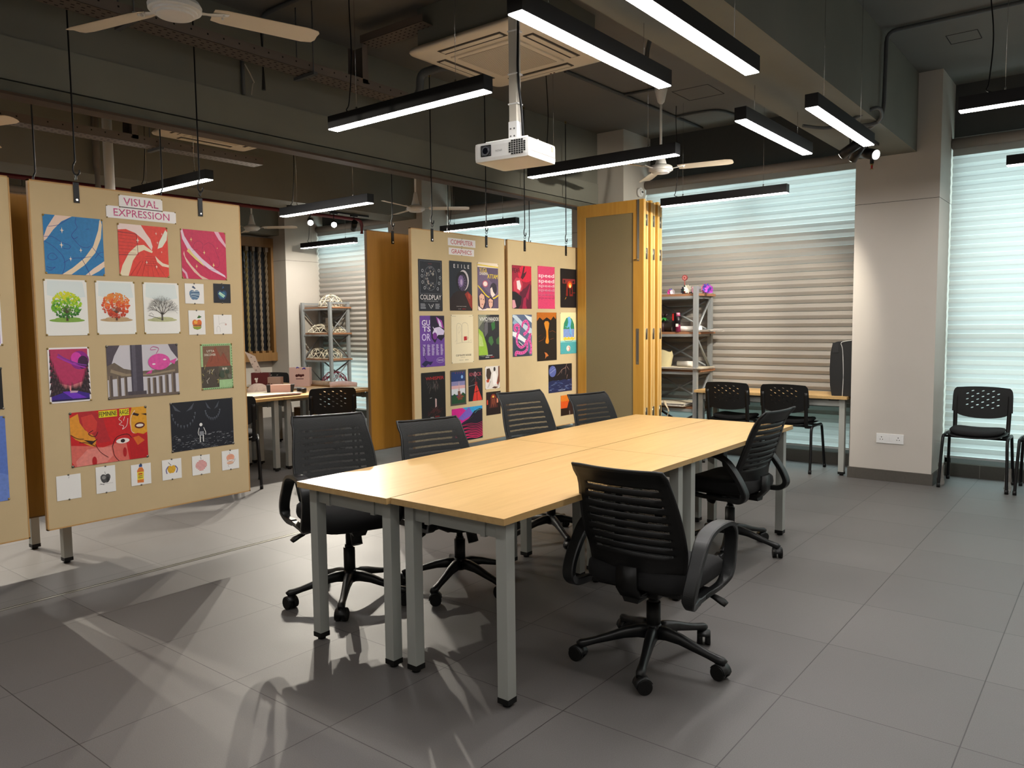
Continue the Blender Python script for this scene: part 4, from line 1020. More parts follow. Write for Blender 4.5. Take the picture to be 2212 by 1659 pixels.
#PART3
# ------------------------------------------------------------------ hanging display boards
def board(label, x, y0, y1, z0, z1, cloth, straps=(), edge=PLYE, thick=.022, hook=True):
    t = thing('display_board', label, 'display board', (x, (y0 + y1) / 2, z0), 0, 'hanging display boards')
    h = (y1 - y0) / 2; H = z1 - z0
    MB().box(-thick, 0, -h + .006, h - .006, .006, H - .006, cloth).build('panel', t)
    e = MB()
    for (a, b, c, d) in ((-h, h, 0, .007), (-h, h, H - .007, H), (-h, -h + .007, 0, H), (h - .007, h, 0, H)): e.box(-thick - .001, .0012, a, b, c, d, edge)
    e.build('edge_trim', t)
    for y in straps:
        b = MB(); b.box(.0015, .006, y - (y0 + y1) / 2 - .014, y - (y0 + y1) / 2 + .014, H - .095, H + .012, DSTEEL)
        b.cyl((.006, y - (y0 + y1) / 2, H - .08), (.009, y - (y0 + y1) / 2, H - .08), .006, CHROME, 10)
        b.build('hanger_strap', t)
    return t
def rod(label, x, y, z0):
    t = thing('hanging_rod', label, 'rod', (x, y, 0), 0, 'black hooked rods holding the boards')
    zt = z0 + .055
    P = [(0, .0, ZC - .02), (0, 0, zt + .06), (0, -.012, zt + .03), (0, -.010, zt), (0, .004, zt - .014), (0, .018, zt - .004), (0, .02, zt + .016)]
    MB().tube([(0, 0, ZC - .015), (0, 0, (ZC + zt) / 2)] + smooth_path(P[1:], 5), .0045, DSTEEL, 8, up=Vector((1, 0, 0))).build('rod', t)
    MB().tube([(.010 * math.cos(a), .0, z0 + .03 + .016 * math.sin(a)) for a in [2 * PI * k / 12 for k in range(12)]], .0028, DSTEEL, 6, closed=True, up=Vector((0, 1, 0))).build('chain_link', t)
    MB().tube([(0, .013 * math.cos(a), ZC - .02 + .013 * math.sin(a)) for a in [2 * PI * k / 12 for k in range(12)]], .003, BRASS, 6, closed=True, up=Vector((1, 0, 0))).build('ceiling_eye', t)
XV, XG = -2.88, -3.0
board('tan board headed visual expression, covered with paintings and drawings', XV, -.642, .578, .36, 2.205, BOARD, (-.407, .307))
board('tan board at the left picture edge with three posters cut off', XV, -1.955, -.727, .34, 2.207, BOARD, ())
board('pale tan board headed with the computer graphics signs', XG, 2.20, 3.415, .37, 2.222, BOARD2, (2.448, 3.149))
board('pale tan board right of the computer graphics one, lightning and sunset prints low down', XG, 3.455, 4.672, .37, 2.225, BOARD2, (3.722, 4.425))
board('orange veneered rear board showing left of the computer graphics board', XG - .32, 2.01, 3.2, .385, 2.215, VENEER, (2.30,), edge=WOODF)
board('orange veneered rear board behind the second computer graphics board', XG - .32, 3.3, 4.5, .385, 2.215, VENEER, (), edge=WOODF)
board('orange veneered rear board in the dark gap left of the visual expression board', XV - .34, -.63, .5, .37, 2.18, VENEER, (), edge=WOODF)
board('orange veneered rear board behind the leftmost tan board', XV - .34, -1.95, -.74, .37, 2.18, VENEER, (), edge=WOODF)
for x, y, z, lb in ((XV + .006, -.407, 2.215, 'left rod holding the visual expression board'), (XV + .006, .307, 2.215, 'right rod holding the visual expression board'),
                    (XG + .006, 2.448, 2.232, 'left rod holding the computer graphics board'), (XG + .006, 3.149, 2.232, 'right rod holding the computer graphics board'),
                    (XG + .006, 3.722, 2.235, 'left rod of the board with the lightning print'), (XG + .006, 4.425, 2.235, 'right rod of the board with the lightning print'),
                    (XG - .314, 2.30, 2.225, 'rod holding the orange board left of the computer graphics one'), (XG - .314, 2.99, 2.225, 'rod behind the computer graphics board, left of the fan column'),
                    (XG - .314, 4.22, 2.225, 'rod rising behind the second computer graphics board'), (XV - .334, -.477, 2.19, 'rod of the rear board at the left of the visual expression board'),
                    (XV - .334, .251, 2.19, 'rod of the rear board crossing the lit strip lamp')):
    rod(lb, x, y, z)

# ------------------------------------------------------------------ paper sheets with flat artwork
class Sheet:
    """u to the right (0..1), v up (0..1); drawn on a thin sheet pinned to a board that faces +x"""
    def __init__(s, label, X, r, bg='#e8e4de', pins=4, pin=BRASS, name='poster', cat='poster', group=None, curl=0.0, pr=.0058, rot=0.0):
        y0, z0, y1, z1 = r; s.w, s.h = y1 - y0, z1 - z0; s.curl = curl
        s.t = thing(name, label, cat, (X + .0016, (y0 + y1) / 2, (z0 + z1) / 2), 0, group); s.t.rotation_euler = (rot, 0, 0)
        s.mb = MB(); s.k = 0; n = 8; s.bg = s.c(bg)
        fr = [[s.P(i / n, j / 2, 0) for i in range(n + 1)] for j in range(3)]; bk = [[p - Vector((.0006, 0, 0)) for p in r_] for r_ in fr]
        s.mb.quadgrid(fr, s.bg); s.mb.quadgrid(bk, PAPER)
        if pins == 4: pp = [(.01, .985), (.99, .985), (.01, .015), (.99, .015)]
        elif pins == 2: pp = [(.5, 1.0), (.5, 0.0)]
        else: pp = []
        for u, v in pp:
            q = s.P(u, v, 0); M = MB(); M.lathe([(pr, 0), (pr * .95, .0016), (pr * .6, .0032), (.0001, .0038)], pin, seg=14)
            bmesh.ops.transform(M.bm, matrix=Matrix.Translation(q) @ Matrix.Rotation(PI / 2, 4, 'Y'), verts=M.bm.verts); M.build('push_pin', s.t)
    def c(s, h): return h if not isinstance(h, str) else mat('ink_' + h[1:], h, .55, noise=0.0 if min(int(h[i:i+2], 16) for i in (1, 3, 5)) > 150 else .22, nscale=60)
    def P(s, u, v, k=None):
        k = s.k if k is None else k
        return Vector((.0006 + .00009 * k, (u - .5) * s.w, (v - .5) * s.h))
    def poly(s, pts, col, clip=True):
        s.k += 1; m = s.c(col)
        if clip:
            for ax, lo in ((0, 1), (0, 0), (1, 1), (1, 0)):
                o = []; n = len(pts)
                for i in range(n):
                    a, b = pts[i], pts[(i + 1) % n]; ia = a[ax] <= 1 if lo else a[ax] >= 0; ib = b[ax] <= 1 if lo else b[ax] >= 0
                    if ia: o.append(a)
                    if ia != ib:
                        t = ((1 if lo else 0) - a[ax]) / (b[ax] - a[ax]); o.append((a[0] + (b[0] - a[0]) * t, a[1] + (b[1] - a[1]) * t))
                pts = o
                if len(pts) < 3: return s
        try: s.mb.face([s.P(u, v) for u, v in pts], m)
        except ValueError: pass
        return s
    def rect(s, u0, v0, u1, v1, col): return s.poly([(u0, v0), (u1, v0), (u1, v1), (u0, v1)], col)
    def ell(s, u, v, ru, rv, col, n=20, a0=0, a1=360):
        return s.poly([(u + ru * math.cos(math.radians(a0 + (a1 - a0) * i / n)), v + rv * math.sin(math.radians(a0 + (a1 - a0) * i / n))) for i in range(n if a1 - a0 == 360 else n + 1)], col)
    def line(s, pts, w, col, w2=None, sm=0):
        if sm: pts = [(p.x, p.y) for p in smooth_path([(a, b, 0) for a, b in pts], sm)]
        s.k += 1; m = s.c(col); n = len(pts); A = s.w / s.h
        rows = []
        for i in range(n):
            a, b = pts[max(i - 1, 0)], pts[min(i + 1, n - 1)]; dx, dy = (b[0] - a[0]) * s.w, (b[1] - a[1]) * s.h; l = math.hypot(dx, dy) or 1
            ww = w + ((w2 if w2 is not None else w) - w) * i / max(1, n - 1); nx, ny = -dy / l * ww / 2, dx / l * ww / 2
            f = lambda q: min(1, max(0, q))
            rows.append([s.P(f(pts[i][0] + nx / s.w), f(pts[i][1] + ny / s.h)), s.P(f(pts[i][0] - nx / s.w), f(pts[i][1] - ny / s.h))])
        s.mb.quadgrid(rows, m, smooth=False); return s
    def star(s, u, v, r, col='#f0e3cf'):
        pts = []
        for i in range(8):
            a = i * PI / 4; q = r if i % 2 == 0 else r * .22
            pts.append((u + q * math.cos(a) / s.w * (1 if i % 4 else .6), v + q * math.sin(a) / s.h))
        return s.poly(pts, col)
    def text(s, tx, u, v, w, h, col, bold=0.0, wave=0):
        if bold and 'M' in tx:
            for dx in (-.03 * h, .03 * h): s.text(tx, u + dx * s.h / s.w * .6, v, w, h, col)
            return s
        s.k += 1; k = s.k
        put_text(s.mb, tx, lambda a, c: s.P(u + a / s.w, v + c / s.h, k), s.c(col), w=w * s.w, h=h * s.h, bold=bold); return s
    def bars(s, u0, v0, u1, v1, n, col, seed=1, fill=.5):
        r = random.Random(seed)
        for i in range(n):
            v = v1 - (v1 - v0) * (i + .5) / n; q = (v1 - v0) / n * fill / 2; s.rect(u0, v - q, u0 + (u1 - u0) * r.uniform(.6, 1), v + q, col)
            s.k -= .96
        s.k += 1; return s
    def done(s): s.mb.build('sheet', s.t, recalc=False); return s.t
GV, GG, GS, GP = 'prints and paintings on the visual expression board', 'prints on the computer graphics boards', 'small apple studies', 'printed heading strips'
# headings
for X, r, tx, lb, g in ((XV, (-.182, 2.112, .069, 2.181), 'VISUAL', 'white strip reading visual in pink letters', 4), (XV, (-.255, 2.049, .149, 2.116), 'EXPRESSION', 'white strip reading expression in pink letters', 4),
                     (XG, (2.641, 2.112, 2.999, 2.176), 'COMPUTER', 'white strip reading computer in red letters', 2), (XG, (2.650, 2.034, 2.979, 2.094), 'GRAPHICS', 'white strip reading graphics in red letters', 2)):
    s = Sheet(lb, X, r, '#ebe6e4', 4 if g == 4 else 2, BRASS if g == 4 else PINM, 'heading_strip', 'sign', GP, pr=.004)
    c = '#c2487c' if g == 4 else '#bf4a52'
    s.text(tx, .5, .5, .8, .62, c, bold=.008)
    rr = random.Random(len(tx))
    for i in range(26 if g == 4 else 18):
        u = .1 + .8 * rr.random(); v = .2 + .6 * rr.random(); s.rect(u, v, u + .0035 / s.w, v + .0035 / s.h, '#ebe6e4')
        s.k -= .96
    s.done()
# --- visual expression board
s = Sheet('large blue painting of face outlines with cream ribbons and white stars', XV, (-.581, 1.724, -.279, 2.034), '#1f77b0', group=GV)
s.poly([(0, .62), (.06, .78), (.2, 1), (.48, 1), (.3, .9), (.16, .75), (.04, .58), (0, .55)], '#e6c9b6').poly([(.97, 1), (.99, .9), (.96, .66), (.85, .4), (.66, .18), (.42, 0), (.27, 0), (.45, .12), (.66, .3), (.82, .52), (.92, .8), (.95, .97)], '#e6d0ae').poly([(.66, 0), (.8, .12), (1, .26), (1, .16), (.9, .08), (.76, 0)], '#e8cfb8')
for p in ([(.55, 1), (.53, .9), (.56, .82), (.48, .72), (.46, .66), (.52, .58), (.6, .5), (.7, .48), (.78, .52)], [(0, .55), (.1, .5), (.2, .42), (.3, .3), (.32, .15), (.27, 0)], [(.05, .3), (.1, .35), (.16, .34), (.2, .28), (.14, .24), (.06, .25), (.05, .3)],
          [(.02, .12), (.1, .1), (.16, .12), (.08, .06), (.02, .08)], [(.3, .2), (.45, .28), (.62, .3), (.78, .33)], [(0, .62), (.14, .63), (.28, .55), (.42, .5), (.4, .44), (.3, .45)], [(.8, .5), (.9, .38), (.98, .32)], [(.6, .3), (.68, .15), (.74, 0)], [(.08, .8), (.25, .84), (.45, .98)], [(.84, .3), (.92, .4), (1, .42)], [(.46, .66), (.5, .62), (.56, .66)], [(.7, .8), (.76, .81)]):
    s.line(p, .0022, '#27358a', sm=4)
for u, v, r in ((.3, .75, .017), (.28, .5, .018), (.6, .43, .014), (.42, .27, .014)): s.star(u, v, r)
s.done()
s = Sheet('red painting with cream ribbons, bricks and window lines', XV, (-.197, 1.730, .091, 2.022), '#dd3b2d', group=GV)
s.poly([(0, 1), (0, .88), (.16, .9), (.34, .84), (.52, .7), (.66, .52), (.68, .6), (.64, .74), (.55, .86), (.46, 1)], '#e9d2cb').poly([(0, 0), (.06, .2), (.2, .45), (.36, .6), (.5, .62), (.68, .5), (.66, .47), (.5, .52), (.38, .46), (.27, .3), (.17, 0)], '#e6d8b8').poly([(.78, .56), (.82, .7), (.96, .95), (1, .9), (.98, .75), (.88, .6)], '#dfe0cc').poly([(.72, .42), (.76, .3), (.86, .22), (1, .2), (1, .25), (.88, .28), (.8, .34)], '#e8d4bd')
s.line([(0, .84), (.36, .82), (.38, .42), (0, .40)], .004, '#7d1f28')
for i in range(6): s.line([(0, .78 - i * .065), (.34, .77 - i * .065)], .0014, '#8f2228')
for i in range(5): s.line([(.52, .40 - i * .045), (.74, .40 - i * .045)], .0013, '#8f2228')
for i in range(7): s.line([(.2 + i * .12, 0), (.42 + i * .05, .3)], .0012, '#8f2228')
for u, v, r in ((.38, .7, .016), (.76, .86, .010), (.88, .86, .008), (.78, .68, .009), (.54, .28, .012), (.74, .2, .012), (.86, .5, .007)): s.star(u, v, r)
s.done()
s = Sheet('crimson painting with lilac and yellow ribbons and outlined figures', XV, (.173, 1.728, .468, 2.024), '#c22450', group=GV)
s.poly([(0, 1), (.03, .8), (.14, .6), (.36, .38), (.62, .2), (.98, .05), (.95, .1), (.7, .24), (.45, .42), (.22, .64), (.08, .86), (.04, 1)], '#ddc2d4').poly([(.12, .56), (.3, .4), (.5, .26), (.44, .34), (.26, .5), (.16, .62)], '#e0c77a').poly([(.06, .56), (.08, .44), (.2, .28), (.4, .08), (.58, 0), (.44, 0), (.26, .14), (.1, .34), (.04, .5)], '#ddb7a8').poly([(.74, 1), (.84, .84), (1, .68), (1, .75), (.9, .9), (.84, 1)], '#dfa9bd').poly([(0, .22), (.1, .12), (.13, 0), (.09, 0), (.06, .1), (0, .16)], '#dca7bd')
for p in ([(.25, .62), (.3, .74), (.4, .78), (.48, .72), (.46, .62)], [(.5, .7), (.6, .76), (.72, .7), (.78, .55), (.84, .4), (.82, .28), (.72, .26), (.64, .36), (.6, .48)], [(.24, .58), (.34, .6), (.44, .54), (.52, .5)], [(.2, .48), (.34, .36), (.56, .22), (.8, .2)]): s.line(p, .0016, '#6e1645', sm=4)
for u, v, r in ((.22, .8, .014), (.5, .55, .014), (.32, .26, .014), (.7, .3, .016), (.8, .66, .007)): s.star(u, v, r, '#e6cf8c')
s.done()
def tree(lb, r, crown, trunk, ground, seed, bare=False):
    s = Sheet(lb, XV, r, '#e9e8e2', group=GV, curl=.004); rr = random.Random(seed)
    s.poly([(.08, .98), (.9, .97), (.96, .7), (.5, .64), (.06, .72)], '#d9e2e0').ell(.5, .27, .42, .035, ground)
    s.ell(.52, .30, .3, .03, ground)
    s.line([(.5, .26), (.5, .42)], .012, trunk, .007)
    if bare:
        def br(u, v, a, L, w, d):
            u2, v2 = u + L * math.cos(a) / s.w, v + L * math.sin(a) / s.h; s.line([(u, v), (u2, v2)], w, trunk, w * .7)
            if d:
                s.k -= .96
                for q in (-.45, .05, .42) if d > 2 else (-.4, .38): br(u2, v2, a + q + rr.uniform(-.15, .15), L * rr.uniform(.62, .82), w * .62, d - 1)
        for a in (2.5, 2.05, 1.6, 1.15, .7): br(.5, .38, a, .036, .005, 4)
        s.line([(.08, .36), (.46, .28)], .003, '#2b2824').line([(.1, .38), (.16, .41), (.22, .36)], .002, '#2b2824')
    else:
        for i in range(420):
            a = rr.uniform(0, 2 * PI); q = math.sqrt(rr.random()); u = .5 + .36 * q * math.cos(a); v = .545 + .235 * q * math.sin(a)
            if v < .4 and abs(u - .5) > .30: continue
            R = rr.uniform(.014, .036); s.poly([(u + R * math.cos(b + a) * rr.uniform(.6, 1.2), v + R * .72 * math.sin(b + a)) for b in [k * PI / 3 for k in range(6)]], crown[min(len(crown) - 1, int((1 - (v - .3) / .48 + rr.uniform(-.25, .2)) * len(crown)) if v > .3 else -1)])
            s.k -= .96
        s.k += 2
        for i in range(9): a = .35 + i * .3; s.line([(.5, .4), (.5 + .14 * math.cos(a), .42 + .11 * math.sin(a))], .0022, trunk)
    s.done()
tree('watercolour of a round bright green tree', (-.594, 1.398, -.380, 1.696), ['#d3d51f', '#a5cc1c', '#6fb01d', '#3f8a1e', '#2c6a1d'], '#4a3b25', '#7da53f', 3)
tree('watercolour of an orange autumn tree', (-.334, 1.400, -.119, 1.697), ['#e08a3a', '#e8742a', '#de5522', '#cc4420', '#b8391f'], '#5b3d2d', '#b89a72', 4)
tree('watercolour of a bare leafless tree', (-.070, 1.399, .145, 1.697), [], '#4b443c', '#b5b78a', 9, True)
def apple_path(u, v, r, A=1.0): return [(u + r * q[0], v + r * q[1] * A) for q in ((0, .62), (.25, .78), (.6, .78), (.88, .5), (.92, .1), (.75, -.4), (.45, -.78), (.15, -.82), (0, -.74), (-.15, -.82), (-.45, -.78), (-.75, -.4), (-.92, .1), (-.88, .5), (-.6, .78), (-.25, .78))]
def small(lb, r, bg='#e9e6e1', pin=PINM): return Sheet(lb, XV, r, bg, 2, pin, 'drawing', 'drawing', GS, curl=.002, pr=.005, rot=random.uniform(-.01, .01))
s = small('small white sheet with a blue swirl painted apple', (.185, 1.578, .307, 1.699)); s.poly(apple_path(.5, .44, .3), '#5b7b99')
for i in range(6): s.line([(.25 + i * .02, .3 + i * .06), (.45, .36 + i * .05), (.74, .28 + i * .07)], .003, ['#9fb4c4', '#2f4d72', '#c3cfd4'][i % 3], sm=3)
s.poly([(.36, .82), (.44, .9), (.58, .76), (.5, .74)], '#3d4f6b'); s.done()
s = small('small black square print with a glowing blue nebula apple', (.372, 1.585, .489, 1.704), '#12151f'); s.poly(apple_path(.5, .42, .3), '#1f3e63').poly(apple_path(.5, .42, .2), '#2f6d86').line([(.3, .5), (.6, .3)], .01, '#9fd0b8').line([(.34, .56), (.66, .36)], .006, '#c8e0c0').poly([(.5, .74), (.56, .9), (.62, .8)], '#31517a'); s.done()
s = small('small white sheet with an orange red apple and green leaf', (.201, 1.389, .308, 1.537)); s.poly(apple_path(.5, .44, .31, .74), '#d8682c').poly([(.22, .34), (.78, .34), (.7, .24), (.5, .2), (.3, .24)], '#8a9a36').ell(.42, .52, .12, .08, '#e6a13c').rect(.24, .37, .76, .40, '#4b4a26').poly([(.5, .68), (.62, .8), (.8, .74), (.66, .68)], '#3d6a2c'); s.done()
s = small('small white sheet with a faint line doodle of a hanging cord', (.365, 1.390, .490, 1.511)); s.line([(.28, .95), (.3, .5), (.36, .55), (.6, .58), (.66, .52)], .001, '#9a948e', sm=4).ell(.66, .5, .05, .05, '#c9a79f').line([(.16, .1), (.16, .3), (.24, .42), (.34, .3), (.34, .1)], .0012, '#9a948e', sm=4); s.done()
s = Sheet('poster of a ringed pink planet over a road between black firs', XV, (-.595, 1.038, -.386, 1.334), '#efe9ea', group=GV)
s.rect(.04, .03, .96, .97, '#b8315f').poly([(.04, .4), (.5, .3), (.96, .4), (.96, .12), (.04, .12)], '#e88a8e').ell(.76, .76, .23, .17, '#8c1a86').ell(.68, .8, .13, .11, '#d43aa8').ell(.84, .72, .13, .12, '#3a1140').line([(.24, .88), (.4, .8), (.7, .7), (.94, .66)], .006, '#7a2f9c', sm=4).line([(.22, .84), (.44, .75), (.72, .66), (.9, .62)], .008, '#a02fae', sm=4)
rr = random.Random(2)
for i in range(13):
    for sd in (0, 1):
        u = .05 + i * .034 if sd == 0 else .95 - i * .034; hh = max(.26, .95 * .86 ** i - sd * .14) + rr.uniform(-.03, .03)
        for k in range(7): v = .12 + (hh - .12) * k / 7; q = .055 * (1 - k / 8); s.poly([(u - q, v), (u + q, v), (u, v + .12)], '#2a1c22' if (i + k) % 3 else '#463238'); s.k -= .96
s.k += 1; s.poly([(.04, .03), (.96, .03), (.96, .14), (.66, .2), (.4, .2), (.04, .12)], '#3a1d86').poly([(.3, .2), (.55, .2), (.9, .06), (.96, .03), (.6, .03)], '#6f2ec0').poly([(.48, .17), (.66, .17), (.68, .2), (.5, .21)], '#c9a3b8').rect(.04, .03, .96, .06, '#1c1348'); s.done()
s = Sheet('wide print of a ruined colonnade with a pink round bird', XV, (-.294, 1.035, .122, 1.337), '#c9c5cb', group=GV, pin=PINM, curl=.012, pr=.0075)
s.poly([(0, 1), (.18, 1), (.1, .8), (.05, .6), (0, .5)], '#4e4650').poly([(0, .62), (.1, .68), (.22, .56), (.4, .5), (.62, .5), (.84, .56), (1, .68), (1, .42), (.8, .40), (.6, .38), (.3, .4), (0, .36)], '#6d5f52').poly([(.05, .56), (.25, .46), (.6, .44), (.95, .5), (.95, .46), (.6, .41), (.2, .42), (.04, .5)], '#93826a').poly([(.86, 1), (1, 1), (1, .7), (.9, .88)], '#4e4650')
for u, w, h in ((.04, .05, .44), (.15, .05, .42), (.24, .04, .4), (.56, .04, .36), (.64, .05, .36), (.73, .05, .38), (.82, .05, .4), (.92, .06, .44)): s.rect(u - w / 2, .04, u + w / 2, h, '#5a4d47'); s.rect(u - w / 2, .04, u - w / 6, h, '#857564')
s.rect(.32, .0, .48, 1, '#453f4c').rect(.34, .0, .39, 1, '#5a5562').rect(.26, .04, .52, .12, '#4a4248').poly([(0, .05), (1, .05), (1, 0), (0, 0)], '#6b5c52')
s.ell(.72, .66, .16, .16, '#d8509e').poly([(.86, .66), (.98, .72), (.94, .6)], '#d8509e').poly([(.56, .48), (.62, .52), (.6, .44), (.52, .44)], '#d8509e').line([(.68, .82), (.72, .92), (.64, .96), (.6, .9), (.68, .9)], .003, '#c44a8d', sm=4).ell(.64, .62, .025, .015, '#efe4ea').ell(.8, .7, .025, .015, '#efe4ea'); s.done()
s = Sheet('collage of brown mountains framed by a green stitched border', XV, (.270, 1.047, .483, 1.331), '#a4c790', group=GV)
s.rect(.06, .5, .93, .95, '#7c5a44').poly([(.06, .4), (.3, .75), (.46, .94), (.62, .7), (.72, .8), (.95, .5), (.95, .38)], '#8f4a35').line([(.3, .6), (.46, .92), (.55, .62), (.68, .8), (.86, .55)], .0018, '#43241c').rect(.0, .04, .55, .5, '#4b4238').rect(.55, .2, .97, .5, '#5e5a46')
rr = random.Random(5)
for i in range(22): u = rr.uniform(0, .5); v = rr.uniform(.06, .46); s.line([(u, v), (u + rr.uniform(.02, .1), v + rr.uniform(-.1, .1))], .003, rr.choice(['#cfc7b8', '#241e1a', '#8a7a5c', '#b5a860']))
for i in range(6): s.ell(.6 + rr.random() * .34, .2 + rr.random() * .22, .07, .05, rr.choice(['#3d4a3a', '#6b6a5c', '#55504a']))
s.text('UTTA', .3, .84, .24, .05, '#e8e2d0', .02).text('DISCOVER', .28, .76, .36, .05, '#e8e2d0', .02).text('BIR', .74, .44, .16, .05, '#e8e2d0', .02)
for i in range(16): s.rect(.02 + i * .062, .965, .05 + i * .062, .98, '#3f6e3a'); s.rect(.02 + i * .062, .012, .05 + i * .062, .026, '#3f6e3a'); s.rect(.965, .04 + i * .06, .985, .07 + i * .06, '#3f6e3a'); s.k -= 3
s.done()
s = Sheet('wide red and yellow comic style print headed feminine rage', XV, (-.504, .681, -.085, .980), '#c9191f', group=GV, pin=PINM, curl=.006, pr=.0075)
s.poly([(0, .9), (.12, .98), (.2, .7), (.32, .5), (.3, .3), (.06, .5), (0, .6)], '#e0932a').poly([(.1, 1), (.3, 1), (.42, .85), (.44, .7), (.5, .4), (.34, .38), (.28, .55), (.18, .66), (.12, .8)], '#b3222a').poly([(.14, .9), (.28, .94), (.34, .78), (.32, .62), (.24, .56), (.16, .72)], '#cf3b32').poly([(0, .4), (.2, .36), (.4, .3), (.6, .36), (.7, .42), (.72, .2), (.74, 0), (.04, 0), (0, .1)], '#d8685c').poly([(.05, .1), (.2, .3), (.5, .3), (.52, .12), (.44, .02), (.06, .0)], '#e2857a')
s.poly([(.8, 1), (1, 1), (1, .5), (.94, .46), (.8, .5), (.76, .7), (.78, .9)], '#d99a22').poly([(.74, .4), (.86, .5), (1, .44), (1, 0), (.76, 0)], '#b8141c').poly([(.8, .42), (.88, .44), (.96, .34), (.86, .26)], '#d4661f').ell(.9, .64, .07, .06, '#5a1612').ell(.9, .64, .05, .03, '#e9dccb').poly([(.8, .86), (.88, .82), (.9, .86), (.82, .9)], '#2c1210').poly([(.92, .86), (1, .82), (1, .86)], '#2c1210')
s.ell(.66, .38, .09, .05, '#efe3da').ell(.66, .38, .03, .035, '#2a1a1c').line([(.52, .3), (.58, .46), (.72, .5), (.78, .42)], .004, '#3a1214', sm=4).line([(.52, .3), (.54, .12), (.6, 0)], .003, '#3a1214', sm=4).line([(.3, .38), (.36, .22), (.46, .1)], .003, '#5b1518', sm=4).line([(.28, .64), (.22, .58), (.3, .52), (.34, .6)], .004, '#3a1214', sm=4).poly([(.16, .48), (.28, .44), (.34, .48), (.26, .38)], '#2c1012').ell(.68, .16, .025, .09, '#b0131c').ell(.28, .06, .03, .09, '#b0131c')
for p in ([(.66, .86), (.62, .8), (.66, .74), (.62, .7), (.68, .66), (.66, .6), (.72, .66), (.74, .8)], [(.7, .84), (.68, .76)], [(.1, .44), (.2, .42), (.3, .34)], [(0, .6), (.08, .52), (.16, .5)], [(.84, .94), (.78, .8), (.78, .56), (.82, .5)]): s.line(p, .003, '#e8cfc8' if p[0][0] > .5 else '#4a1216', sm=4)
s.rect(.36, .86, .6, .985, '#e3d21f').rect(.63, .86, .76, .985, '#e3d21f').text('FEMININE', .48, .923, .23, .085, '#2a1a14', .03).text('RAGE', .695, .925, .12, .085, '#2a1a14', .03); s.done()
s = Sheet('dark night print of a small white figure under two grinning outlines', XV, (.060, .686, .472, .984), '#14161f', group=GV, pin=PINM, curl=.006, pr=.0075)
rr = random.Random(8)
for c0, k in ((.2, 1.0), (.66, .66)):
    for sd in (-1, 1): s.poly([(c0 + sd * .04 * k, .8), (c0 + sd * .09 * k, .86), (c0 + sd * .17 * k, .97), (c0 + sd * .13 * k, .84)], '#4c505a')
    for i in range(11): a = PI * (1.05 + i * .09); u, v = c0 + .18 * k * math.cos(a), .78 + .3 * k * math.sin(a); s.poly([(u - .012, v + .04), (u + .012, v + .04), (u, v - .03)], '#5a5e68')
for i in range(150): u = rr.random(); v = rr.uniform(.01, .3) ** 1.0 * (1 + .25 * abs(u - .4)); s.line([(u, v), (u + rr.uniform(.01, .05), v + rr.uniform(-.008, .012))], rr.uniform(.0008, .002), rr.choice(['#8f9298', '#c2c3c4', '#5a5d66'])); s.k -= .96
s.k += 1
s.ell(.46, .5, .024, .035, '#e8e8e4').poly([(.44, .46), (.48, .46), (.5, .36), (.43, .36)], '#20222c').poly([(.43, .36), (.5, .36), (.5, .27), (.43, .27)], '#8d8f94').line([(.44, .28), (.44, .14)], .006, '#e8e8e4').line([(.49, .28), (.49, .14)], .006, '#e8e8e4').line([(.43, .44), (.41, .34), (.42, .28)], .004, '#e8e8e4').line([(.5, .44), (.53, .34), (.53, .28)], .004, '#e8e8e4'); s.done()
s = small('lowest left small sheet, blank white paper', (-.588, .511, -.464, .645)); s.line([(.5, .86), (.52, .93)], .002, '#8a8580'); s.done()
s = small('small white sheet with a dark ink hatched apple', (-.384, .514, -.278, .663)); s.poly(apple_path(.48, .54, .28, .74), '#4b4a4a').ell(.4, .58, .1, .07, '#8a8886').ell(.6, .5, .08, .1, '#2e2d2d').line([(.48, .7), (.46, .8)], .002, '#2e2d2d').line([(.14, .33), (.86, .34)], .001, '#77726d').line([(.2, .36), (.4, .31)], .003, '#55514e'); s.done()
s = small('small white sheet with an orange bottle and yellow label', (-.190, .524, -.074, .646)); s.poly([(.3, .12), (.62, .1), (.64, .7), (.56, .84), (.4, .84), (.3, .7)], '#dc7a34').rect(.3, .26, .63, .62, '#e8cf3f').rect(.36, .5, .56, .56, '#b5331f').rect(.34, .34, .58, .37, '#55452a').rect(.36, .42, .56, .45, '#55452a').rect(.4, .86, .56, .98, '#2f4f86'); s.done()
s = small('small white sheet with a yellow apple drawing outlined in violet', (-.006, .526, .114, .647)); s.poly(apple_path(.48, .5, .24), '#d9a72c').line([(.24, .3), (.2, .5), (.32, .66)], .006, '#5d5787', sm=3).line([(.72, .3), (.78, .5), (.66, .66)], .006, '#5d5787', sm=3).line([(.46, .7), (.32, .86)], .004, '#7d7b74'); s.done()
s = small('small white sheet with an apple built of pink bricks', (.183, .525, .301, .644))
for i in range(8):
    w = [.14, .24, .3, .32, .32, .28, .2, .12][7 - i]; s.rect(.5 - w, .2 + i * .07, .5 + w, .255 + i * .07, '#d98f8a')
s.line([(.5, .78), (.47, .92)], .003, '#8a8580'); s.done()
s = small('small white sheet with an orange apple peeled in a spiral', (.383, .526, .502, .649)); s.ell(.5, .62, .24, .18, '#e6a184').ell(.5, .42, .26, .1, '#e9dcd4').ell(.48, .34, .2, .08, '#e3b597').line([(.28, .5), (.5, .42), (.78, .52), (.62, .3), (.36, .26), (.4, .14)], .002, '#a58f86', sm=4).line([(.48, .8), (.44, .9)], .002, '#6d7b8a'); s.done()
s = Sheet('lilac poster with a white margin at the left picture edge', XV, (-1.02, 1.353, -.800, 1.61), '#ebe6ee', group=GV); s.rect(.04, .04, .96, .96, '#a990cc'); s.done()
